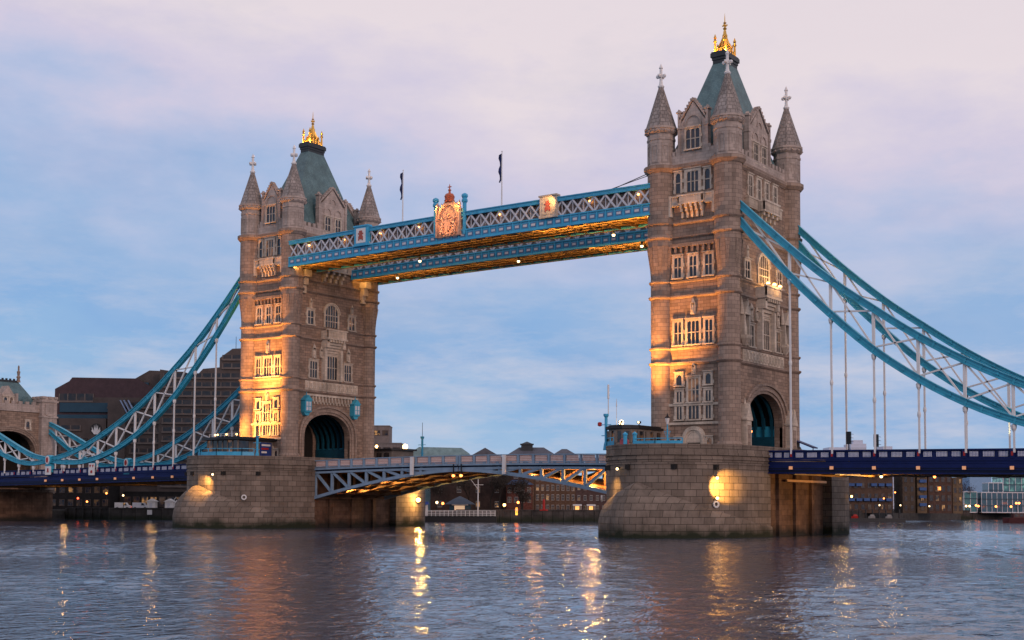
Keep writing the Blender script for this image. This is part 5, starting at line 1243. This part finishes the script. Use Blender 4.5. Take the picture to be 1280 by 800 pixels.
building('concrete_block', 'grey stepped concrete block right behind the farther tower', 'building', -101.5, 80.5, 9.8, 10, 17.4, 5, 4, paint('grey_concrete', (.20, .17, .16), .85, .2), 1.7, 1.1, 2.2, frame=CONC)
building('concrete_block', 'higher rear step of the grey concrete block behind the farther tower', 'building', -103, 83, 6.2, 8, 22.0, 6, 3, paint('grey_concrete_rear', (.22, .18, .165), .85, .2), 1.4, 1.1, 2.2, frame=CONC)
t = thing('glass_roof', 'pale curved greenhouse-like roof beyond the drawbridge railing', 'roof', (-95, 92, 2.2), E_); b = MB(); b.prism([(0, 0), (15, 0), (15, 15), (13, 16.4), (2, 16.6), (0, 15.3)], -8, 0); b.build('shell', paint('pale_green_glass', (.25, .38, .40), .3, .2), t)
# quay walls
QW = stone('quay_stone', (.075, .065, .06), 2.0, .8, var=.2, stain=.5, bump=.2, tide=(.02, .025, .015))
def quay(pts, label, z=2.6):
    b = MB()
    for p, q in zip(pts[:-1], pts[1:]):
        b.beam((p[0], p[1], z/2-.5), (q[0], q[1], z/2-.5), .8, z+1, up=(0, 0, 1)); n = int(math.dist(p, q)/2.6)
        for k in range(n): f = k/n; x, y = p[0]+(q[0]-p[0])*f, p[1]+(q[1]-p[1])*f; b.box(x-.25, x+.25, y-.7, y+.3, -.5, z+.1)
        b.beam((p[0], p[1], z+.12), (q[0], q[1], z+.12), 1.1, .24)
    return tag(b.build('quay_wall', QW), label, 'quay wall')
quay([(-140.6, 21.5), (-127, 23.2), (-118.6, 35.4), (-80, 59.4)], 'dark quay wall under the left side span')
quay([(-62, 69.4), (-44, 100.4), (-20, 137.4)], 'timber-faced quay wall below the brick warehouses')
quay([(-4.6, 160.5), (-8.6, 213), (-4.6, 255), (5, 292)], 'long quay wall under the apartments on the right')
# floating pier with kiosk
t = thing('pontoon', 'floating pontoon with a dark hull and white railings', 'pontoon', (-70.5, 62.6, 0), E_)
b = MB(); b.box(0, 20, -1.2, 2.4, -.4, 1.3); b.build('hull', BLACK, t); b = MB()
for z in (1.5, 1.85, 2.2, 2.5): b.box(.2, 19.8, -1.12, -1.02, z, z+.09); b.box(.2, 19.8, 2.1, 2.2, z, z+.09)
for k in range(21): b.box(.2+k*.97, .32+k*.97, -1.14, -1.0, 1.3, 2.62)
b.build('railing', WHITE, t)
t = thing('kiosk', 'small white kiosk with a blue and red roof on the pontoon', 'kiosk', (-69.5, 63.6, 1.3), E_); b = MB()
for u in (0, 1.3, 2.6):
    for v in (0, 1.6): b.box(u-.1, u+.1, v-.1, v+.1, 0, 2.6)
b.box(0, 2.6, -.05, .05, 0, .9); b.box(0, 2.6, 1.5, 1.6, 0, 2.4); b.build('frame', WHITE, t); b = MB(); b.prism([(-.4, 2.6), (3.0, 2.6), (2.8, 3.3), (-.2, 3.2)], -1.8, .3); b.build('roof', paint('kiosk_blue', (.04, .09, .35), .5), t)
t = thing('flag_mast', 'tall white flag mast with a yard and a gaff above the pontoon', 'mast', (-57.6, 71.6, 1.3), E_); b = MB(); b.lathe([(.16, 0), (.1, 7), (.06, 10.4)], 8); b.build('mast', WHITE, t); b = MB(); b.beam((-1.0, 0, 7.2), (1.2, 0, 7.2), .1, .1); b.build('yard', WHITE, t); b = MB(); b.beam((0, 0, 6.2), (-2.0, 0, 8.8), .1, .1); b.build('gaff', WHITE, t)
t = thing('glass_pavilion', 'low dark pyramid-roofed pavilion with a lit front behind the pontoon', 'pavilion', (-67.0, 71.5, 2.2), E_); b = MB(); b.lathe([(5.0, 1.8), (2.2, 3.0), (.2, 3.7)], 4, (3.2, 3.5), .5); b.build('roof', paint('pavilion_roof', (.03, .045, .07), .4, .2), t); b = MB(); b.box(.8, 5.8, 1.2, 5.8, 0, 1.8); b.build('wall', TGL, t); b = MB(); b.box(2.0, 4.4, .6, 1.0, .2, 1.5); b.build('lit_front', emit('pavilion_light', (1, .72, .45), .25), t); b = MB(); b.box(1.4, 5.2, .3, 1.2, 1.6, 1.8); b.build('canopy', WHITE, t)
def small_lamp(x, y, z, label, r=.3, mat=LAMPO, group='lamps along the north bank', post=True):
    t = thing('quay_lamp', label, 'lamp', (x, y, z), 0, group); q = MB(); q.ball((0, 0, 0), r, 0, 8, 5); q.build('globe', mat, t)
    b = MB(); b.beam((0, .1, -min(z-2.0, 3)), (0, .1, -.1), .1, .1); b.box(-.2, .2, -.2, .2, r, r+.08); b.build('post', BLACK, t); return t
for x, y, z, lb, m_ in ((-64.7, 65.4, 4.4, 'pale lamp on a post left of the pavilion', LAMPY), (-63.6, 66.2, 4.2, 'orange lamp just right of the pale lamp by the pavilion', LAMPO), (-66.0, 77.5, 4.7, 'yellow lamp above the pavilion roof', LAMPY),
        (-52.3, 74.6, 3.9, 'large orange lamp at the right end of the pontoon', LAMPW), (-50.6, 77.0, 2.8, 'small red lamp beyond the right end of the pontoon', LAMPR), (-51.3, 78.6, 4.5, 'orange lamp before the red brick house', LAMPO)):
    small_lamp(x, y, z, lb, .3 if m_ is not LAMPW else .34, m_)
b = MB(); b.box(-.25, .25, -.1, .1, 0, 1.7); tag(b.build('lit_sign', emit('lit_sign_yellow', (1, .45, .06), 2.2), None, (-51.3, 78.0, 1.6), E_), 'glowing yellow upright sign by the red brick house', 'sign')
b = MB(); b.lathe([(.35, 0), (.3, .2), (.3, 2.0), (.2, 2.4)], 8); b.box(-.9, .9, -.4, .4, -.3, 0); tag(b.build('red_buoy', RED, None, (-48.2, 84.6, 2.9)), 'red marker post on the quay before the red brick house', 'marker')
# bare and dark trees
def tree(name, label, x, y, h, r, cat='tree', group='trees on the north bank', n=900, col=(.045, .035, .028), trunk=.28, z0=2.2):
    t = thing(name, label, cat, (x, y, z0), 0, group); rnd = random.Random(int(x*7+y*3)); b = MB(); tips = []
    def grow(p, d, ln, w, lv):
        q = p+d*ln; b.beam(p, q, w, w*.9)
        if lv == 0: tips.append(q); return
        for _ in range(3 if lv > 1 else 4):
            nd_ = (d+Vector((rnd.uniform(-.75, .75), rnd.uniform(-.75, .75), rnd.uniform(-.15, .6)))).normalized(); grow(p+d*ln*rnd.uniform(.55, 1), nd_, ln*rnd.uniform(.6, .8), w*.55, lv-1)
    grow(Vector((0, 0, 0)), Vector((0, 0, 1)), h*.34, trunk, 4); b.build('trunk', paint('bark_'+str(int(x)), (.03, .022, .018), .9, .2), t)
    f = MB()
    for k in range(n):
        c = rnd.choice(tips)+Vector((rnd.gauss(0, r*.14), rnd.gauss(0, r*.14), rnd.gauss(0, r*.14))); a = rnd.uniform(0, 6.28); s_ = rnd.uniform(.05, .11); dv = Vector((rnd.gauss(0, 1), rnd.gauss(0, 1), rnd.gauss(0, 1))).normalized(); l_ = dv*rnd.uniform(.3, .7); w_ = dv.orthogonal().normalized()*s_
        f.add([c-w_, c+w_, c+l_], [(0, 1, 2)])
    f.build('crown', paint('twigs_'+str(int(x)), col, .95, .3), t); return t
for k, (x, y, h, lb) in enumerate(((-80, 84, 8.5, 'bare tree left of the white mast'), (-73, 88, 9.5, 'bare tree in front of the dark warehouse'), (-66.5, 92, 11, 'tall bare dark tree right of the white mast'), (-62, 95.5, 10.5, 'bare dark tree next to the red brick house'), (-70, 93, 10, 'bare dark tree behind the white mast'), (-58.5, 90, 6, 'low dark tree in front of the red brick house'))):
    tree('bare_tree', lb, x, y, h, 4)
# right bank apartments
BALC = paint('blue_balcony', (.02, .085, .26), .5, .2)
t = building('apartment_block', 'brown brick apartment block with rows of blue balconies beside the nearer pier', 'building', -8.6, 170.5, 12.6, 8, 11.6, 4, 7, paint('dark_tan_brick', (.10, .06, .042), .9, .25), .8, 1.3, 2.2, frame=CONC)
for r in range(3):
    for c in range(6):
        if (r, c) in ((2, 1), (1, 2), (2, 4)): continue
        b = MB(); u = .6+c*2.0; z = 4.6+r*2.6 if r else 3.2; b.box(u, u+1.5, -.9, 0, z, z+.12); b.box(u, u+1.5, -.92, -.86, z, z+.75); b.box(u, u+.05, -.9, 0, z, z+.75); b.box(u+1.45, u+1.5, -.9, 0, z, z+.75); b.build('balcony', BALC, t)
b = MB()
for k in range(5): b.prism([(.4+k*2.5, 11.6), (2.2+k*2.5, 11.6), (1.3+k*2.5, 12.9)], -3, .1)
b.build('roof_gables', GREYR, t)
building('brick_tower_block', 'tall dark brick stair tower between the apartment blocks', 'building', 4.0, 178.6, 3.4, 8, 12.6, 5, 2, paint('umber_brick', (.085, .058, .04), .9, .25), .6, 1.2, 2.2, frame=CONC)
t = building('brick_tower_block', 'slim brick stack with a column of blue balconies', 'building', 7.3, 180.7, 2.6, 8, 12.2, 5, 1, YBRICK, .7, 1.2, 2.2, frame=CONC)
for r in range(5): b = MB(); b.box(.4, 2.2, -.9, 0, 1.9+r*2.1, 2.7+r*2.1); b.build('balcony', BALC, t)
t = building('apartment_block', 'square dark brick block with a pale pointed gable and one orange window', 'building', 9.7, 182.2, 6.4, 8, 10.2, 4, 4, paint('dark_brick_block', (.095, .05, .036), .9, .25), .8, 1.4, 2.2, frame=CONC)
b = MB(); b.prism([(2.8, 10.2), (5.2, 10.2), (4.0, 12.4)], -5, .1); b.build('gable', WHITE, t); b = MB(); b.box(2.6, 3.4, -.06, -.02, 6.2, 7.1); b.build('lit_window', emit('lit_orange_window', (1, .32, .07), 2.0), t)
building('brick_tower_block', 'tan brick corner tower right of the square dark block', 'building', 15.0, 186.2, 2.6, 8, 9.6, 4, 2, YBRICK, .5, 1.2, 2.2, frame=CONC)
building('low_house', 'low blue and tan waterside house left of the glass offices', 'building', .6, 220.3, 5.8, 8, 4.6, 2, 4, paint('slate_blue_wall', (.06, .10, .17), .8, .3), .7, 1.0, 2.2, 'hip', GREYR)
building('low_house', 'low tan brick house touching the glass offices', 'building', -10.6, 243, 7.2, 8, 3.6, 2, 5, YBRICK, .6, .9, 2.2, 'gable', GREYR)
tree('bare_tree', 'large bare bluish tree between the brick blocks and the glass offices', -6, 262, 11.5, 5, n=1500, col=(.055, .05, .07))
tree('bare_tree', 'smaller bare tree beside the large one near the glass offices', -11, 252, 8, 4, n=900, col=(.05, .045, .06))
def offices(name, label, x, y, w, d, h, floors, bays, gm, z0=2.2):
    t = thing(name, label, 'building', (x, y, z0), E_); b = MB(); b.box(.1, w-.1, .1, d, 0, h); b.build('glazing', gm, t)
    for r in range(floors+1): b = MB(); z = h*r/floors; b.box(0, w, -.12, d, z-.14, z+.14); b.build('floor_slab', LGREY if r in (0, floors) else TGL, t)
    b = MB()
    for c in range(bays+1): u = w*c/bays; b.box(u-.08, u+.08, -.1, .12, 0, h)
    b.build('mullion', LGREY, t); return t
GG = glass('green_office_glass', (.05, .17, .19), .35, .6, .15, (.45, .95, .75)); GB = glass('blue_office_glass', (.03, .09, .14), .2, .5, .15, (.5, .85, .9))
offices('office_building', 'pale framed glass office block with green lit floors by the water', -4.2, 259.6, 4.2, 10, 6.6, 3, 2, GG)
offices('office_building', 'wide blue glass office block behind white columns', .2, 263.6, 15, 10, 6.4, 3, 9, GB)
offices('office_building', 'small glass penthouse block with a pale roof over the offices', 1.0, 269, 4.6, 6, 9.6, 4, 3, GB)
offices('office_building', 'tall green glass office block cut by the right edge', 4.8, 272, 14, 10, 13.5, 6, 7, GG)
for k, (x, y, z) in enumerate(((-2.2, 255.2, 4.2), (-1.3, 255.9, 4.2), (.4, 257, 4.4), (1.0, 257.5, 4.2), (5.5, 260.8, 4.1), (9.4, 263.6, 4.1), (10.8, 264.5, 5.2), (11.5, 265.1, 5.2))):
    small_lamp(x, y, z, ['leftmost lamp before the glass offices', 'second lamp from the left before the glass offices', 'upper lamp of the close pair before the glass offices', 'lower lamp of the close pair before the glass offices', 'lone lamp under the middle of the glass offices', 'lamp above the red boat', 'left upper lamp by the right edge of the glass offices', 'right upper lamp at the right edge of the glass offices'][k], .34, LAMPO if k > 1 else LAMPY, 'lamps before the glass offices')
for k, (x, y, z) in enumerate(((1.5, 171.2, 6.1), (4, 172.8, 7.7), (.6, 170.4, 4.3), (5.1, 173.6, 4.3), (11.3, 178.1, 4.1))):
    small_lamp(x, y, z, ['small orange lamp on the blue balconied apartments', 'orange lamp on the stair tower of the apartments', 'low pale lamp before the blue balconied apartments', 'low pale lamp before the stair tower', 'low pale lamp before the square dark block'][k], .2, LAMPO if k < 2 else LAMPY, 'lamps before the apartments')
# distant towers, the fading of haze painted into their wall colours
FAR = paint('far_blue_haze_tone', (.26, .40, .58), .8, .08); FARP = paint('far_pale_haze_tone', (.60, .62, .72), .8, .06)
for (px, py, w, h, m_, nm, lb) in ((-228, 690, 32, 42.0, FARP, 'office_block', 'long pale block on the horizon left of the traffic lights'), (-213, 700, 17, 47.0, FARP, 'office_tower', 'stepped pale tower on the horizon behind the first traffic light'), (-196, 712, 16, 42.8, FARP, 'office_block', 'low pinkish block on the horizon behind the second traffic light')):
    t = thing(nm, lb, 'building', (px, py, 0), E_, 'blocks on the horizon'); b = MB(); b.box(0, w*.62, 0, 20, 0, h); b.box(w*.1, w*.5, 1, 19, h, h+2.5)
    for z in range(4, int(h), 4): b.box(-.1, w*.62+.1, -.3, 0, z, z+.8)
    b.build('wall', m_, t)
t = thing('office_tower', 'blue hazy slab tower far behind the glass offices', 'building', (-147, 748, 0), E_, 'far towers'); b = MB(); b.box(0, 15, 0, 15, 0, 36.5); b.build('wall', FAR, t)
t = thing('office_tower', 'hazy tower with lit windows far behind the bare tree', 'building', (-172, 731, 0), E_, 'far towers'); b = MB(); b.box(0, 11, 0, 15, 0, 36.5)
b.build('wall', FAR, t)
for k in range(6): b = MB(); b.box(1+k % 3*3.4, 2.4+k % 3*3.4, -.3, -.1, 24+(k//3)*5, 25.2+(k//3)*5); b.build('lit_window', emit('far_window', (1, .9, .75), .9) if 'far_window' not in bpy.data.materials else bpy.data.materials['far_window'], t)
# boats and pontoon on the right
t = thing('boat', 'dark red moored boat with a low cabin at the right edge', 'boat', (31, 174.5, 0), E_); b = MB()
b.loft([[(x, y*s_, z) for x, y in ((0, 0), (1.2, -1.3), (6, -1.5), (10, -1.2), (10, 1.2), (6, 1.5), (1.2, 1.3))] for z, s_ in ((-.3, .8), (1.3, 1))]); b.add([(x, y, 1.3) for x, y in ((0, 0), (1.2, -1.3), (6, -1.5), (10, -1.2), (10, 1.2), (6, 1.5), (1.2, 1.3))], [tuple(range(7))]); b.build('hull', paint('dark_red_hull', (.07, .012, .014), .5, .2), t)
b = MB(); b.box(2.5, 6.5, -.9, .9, 1.3, 2.3); b.box(2.3, 6.8, -1.05, 1.05, 2.3, 2.42); b.build('cabin', bpy.data.materials['dark_red_hull'], t)
for k in range(3): b = MB(); b.box(2.8+k*1.25, 3.7+k*1.25, -.95, -.9, 1.6, 2.15); b.build('window', BGL, t)
b = MB(); b.lathe([(.08, 2.4), (.05, 4.4)], 6, (4, 0)); b.build('mast', WHITE, t)
t = thing('boat', 'black workboat beside the red boat, cut by the right edge', 'boat', (36.5, 178.8, 0), E_); b = MB(); b.loft([[(x, y*s_, z) for x, y in ((0, 0), (1, -1.2), (6, -1.3), (6, 1.3), (1, 1.2))] for z, s_ in ((-.3, .8), (1.5, 1))]); b.add([(x, y, 1.5) for x, y in ((0, 0), (1, -1.2), (6, -1.3), (6, 1.3), (1, 1.2))], [tuple(range(5))]); b.build('hull', BLACK, t); b = MB(); b.box(2, 4, -.7, .7, 1.5, 3.0); b.build('cabin', WHITE, t)
t = thing('landing_stage', 'long low dark landing stage below the balconied apartments', 'pontoon', (-6.2, 158, 0), E_); b = MB(); b.box(0, 17.5, -1, 2, -.3, .9); b.build('hull', BLACK, t); b = MB()
for k in range(10): b.lathe([(.2, 0), (.2, 3.2)], 6, (.8+k*1.75, 1.2))
b.build('mooring_pile', BLACK, t)
for k, (x, y, m_, lb) in enumerate(((1.0, 163.6, WHITE, 'small white dinghy sail cover on the landing stage, left'), (4.6, 166.2, WHITE, 'white covered boat on the landing stage, right'), (-2.6, 161, RED, 'red boat cover on the landing stage'), (-5.0, 159.3, WHITE, 'white boat by the pier end of the landing stage'))):
    t = thing('dinghy', lb, 'boat', (x, y, .9), E_, 'small boats on the landing stage'); b = MB(); b.loft([[(u, v*s_, z) for u, v in ((-.9, 0), (-.4, -.4), (.8, -.4), (.8, .4), (-.4, .4))] for z, s_ in ((0, .6), (.5, 1))]); m_ = SASH if m_ is WHITE else m_; b.build('hull', m_, t); b = MB(); b.prism([(-.5, .5), (.7, .5), (.5, .95), (-.2, 1.0)], -.3, .3); b.build('cover', m_, t)
# things on the left quay, under the side span
def van(x, y, label, col):
    t = thing('parked_van', label, 'van', (x, y, 2.25), E_, 'vans on the left quay'); b = MB(); b.prism([(-1.9, .3), (1.9, .3), (1.9, 1.0), (1.2, 1.15), (.8, 1.75), (-1.9, 1.8)], -.8, .8); b.build('body', col, t); b = MB(); b.prism([(.85, 1.1), (1.15, 1.1), (.75, 1.65), (.3, 1.65), (.3, 1.1)], .8, .83); b.build('window', BGL, t)
    for u in (-1.2, 1.2): b = MB(); b.M = Matrix.Translation((u, -.75, .35)) @ Matrix.Rotation(math.pi/2, 4, 'X'); b.lathe([(.35, -.1), (.35, .12)], 12); b.build('wheel', BLACK, t)
    b = MB(); b.box(-1.92, -1.88, -.7, -.5, .7, .9); b.build('tail_light', LAMPR, t)
van(-140.5, 37.0, 'white parked van on the quay, left one', WHITE); van(-137.8, 40.2, 'silver parked van on the quay, just right of the white one', LGREY)
for x, y, lb in ((-136.0, 40.6, 'left white pitched-roof hut on the quay'), (-130.8, 41.8, 'right white pitched-roof hut on the quay')):
    t = thing('hut', lb, 'hut', (x, y, 2.2), E_, 'white huts on the quay'); b = MB(); b.box(0, 2.0, 0, 2.0, 0, 2.1); b.build('wall', WHITE, t); b = MB(); b.prism([(-.3, 2.1), (2.3, 2.1), (1.0, 2.8)], -2.2, .2); b.build('roof', WHITE, t); b = MB(); b.box(.6, 1.3, -.04, 0, .1, 1.7); b.build('door', LGREY, t)
b = MB(); b.beam((0, 0, 0), (3, 0, 0), .2, .2); b.beam((3, 0, 0), (5, 0, 3), .2, .2)
for u in (.5, 1.5, 2.5): b.beam((u, 0, 0), (u, 0, 1.1), .1, .1)
b.beam((0, 0, 1.1), (3, 0, 1.1), .12, .12); b.beam((3, 0, 1.1), (4.8, 0, 3.8), .12, .12); tag(b.build('gangway', WHITE, None, (-127, 36, 1.6), E_), 'white gangway climbing to the right beside the farther pier', 'gangway')
b = MB(); b.box(-.55, .55, 0, .1, -.55, .55); t = tag(b.build('quay_notice', WHITE, None, (-121.5, 29.8, 1.8), E_), 'white square notice on the dark quay wall', 'sign')
for x, y, z, m_, lb in ((-130.2, 29.0, 5.7, LAMPY, 'white lamp on a post above the parked vans'), (-137.6, 24.4, 4.2, LAMPO, 'bright low lamp on the quay left of the vans'), (-139.7, 23.4, 5.0, LAMPR, 'dim red lamp at the left of the quay'), (-134.5, 27.5, 6.2, LAMPO, 'orange lamp under the left span over the quay')):
    small_lamp(x, y, z, lb, .22, m_, 'lamps on the left quay')
for z, m_, lb in ((8.9, RED, 'red round signal at the left edge of the farther pier'), (7.5, LAMPY, 'lit lamp bracket at the left edge of the farther pier')):
    t = thing('pier_signal', lb, 'signal', (-51.9, -12.2, z), 0, 'signals on the left edge of the farther pier'); b = MB(); b.lathe([(.1, -.3), (.4, -.2), (.4, .2), (.1, .3)], 8); b.build('head', m_, t); b = MB(); b.box(-.08, .9, -.08, .08, -.1, .1); b.build('bracket', BLACK, t)
building('quay_dark_block', 'low dark glazed building on the quay behind the vans', 'building', -147, 42, 26, 8, 4.6, 1, 12, paint('quay_gloom_wall', (.018, .015, .015), .9, .3), 1.5, 2.2, 2.2, frame=CONC, rowz=(1.0,))  # near-black wall colour carries the low light under the left span
building('quay_dark_block', 'added dark block left of the parked vans, for the gloom under the span', 'building', -157, 27.5, 15, 8, 6.4, 2, 7, bpy.data.materials['quay_gloom_wall'], 1.2, 1.4, 2.2, frame=CONC)  # block added to darken the view under the span, where little light falls
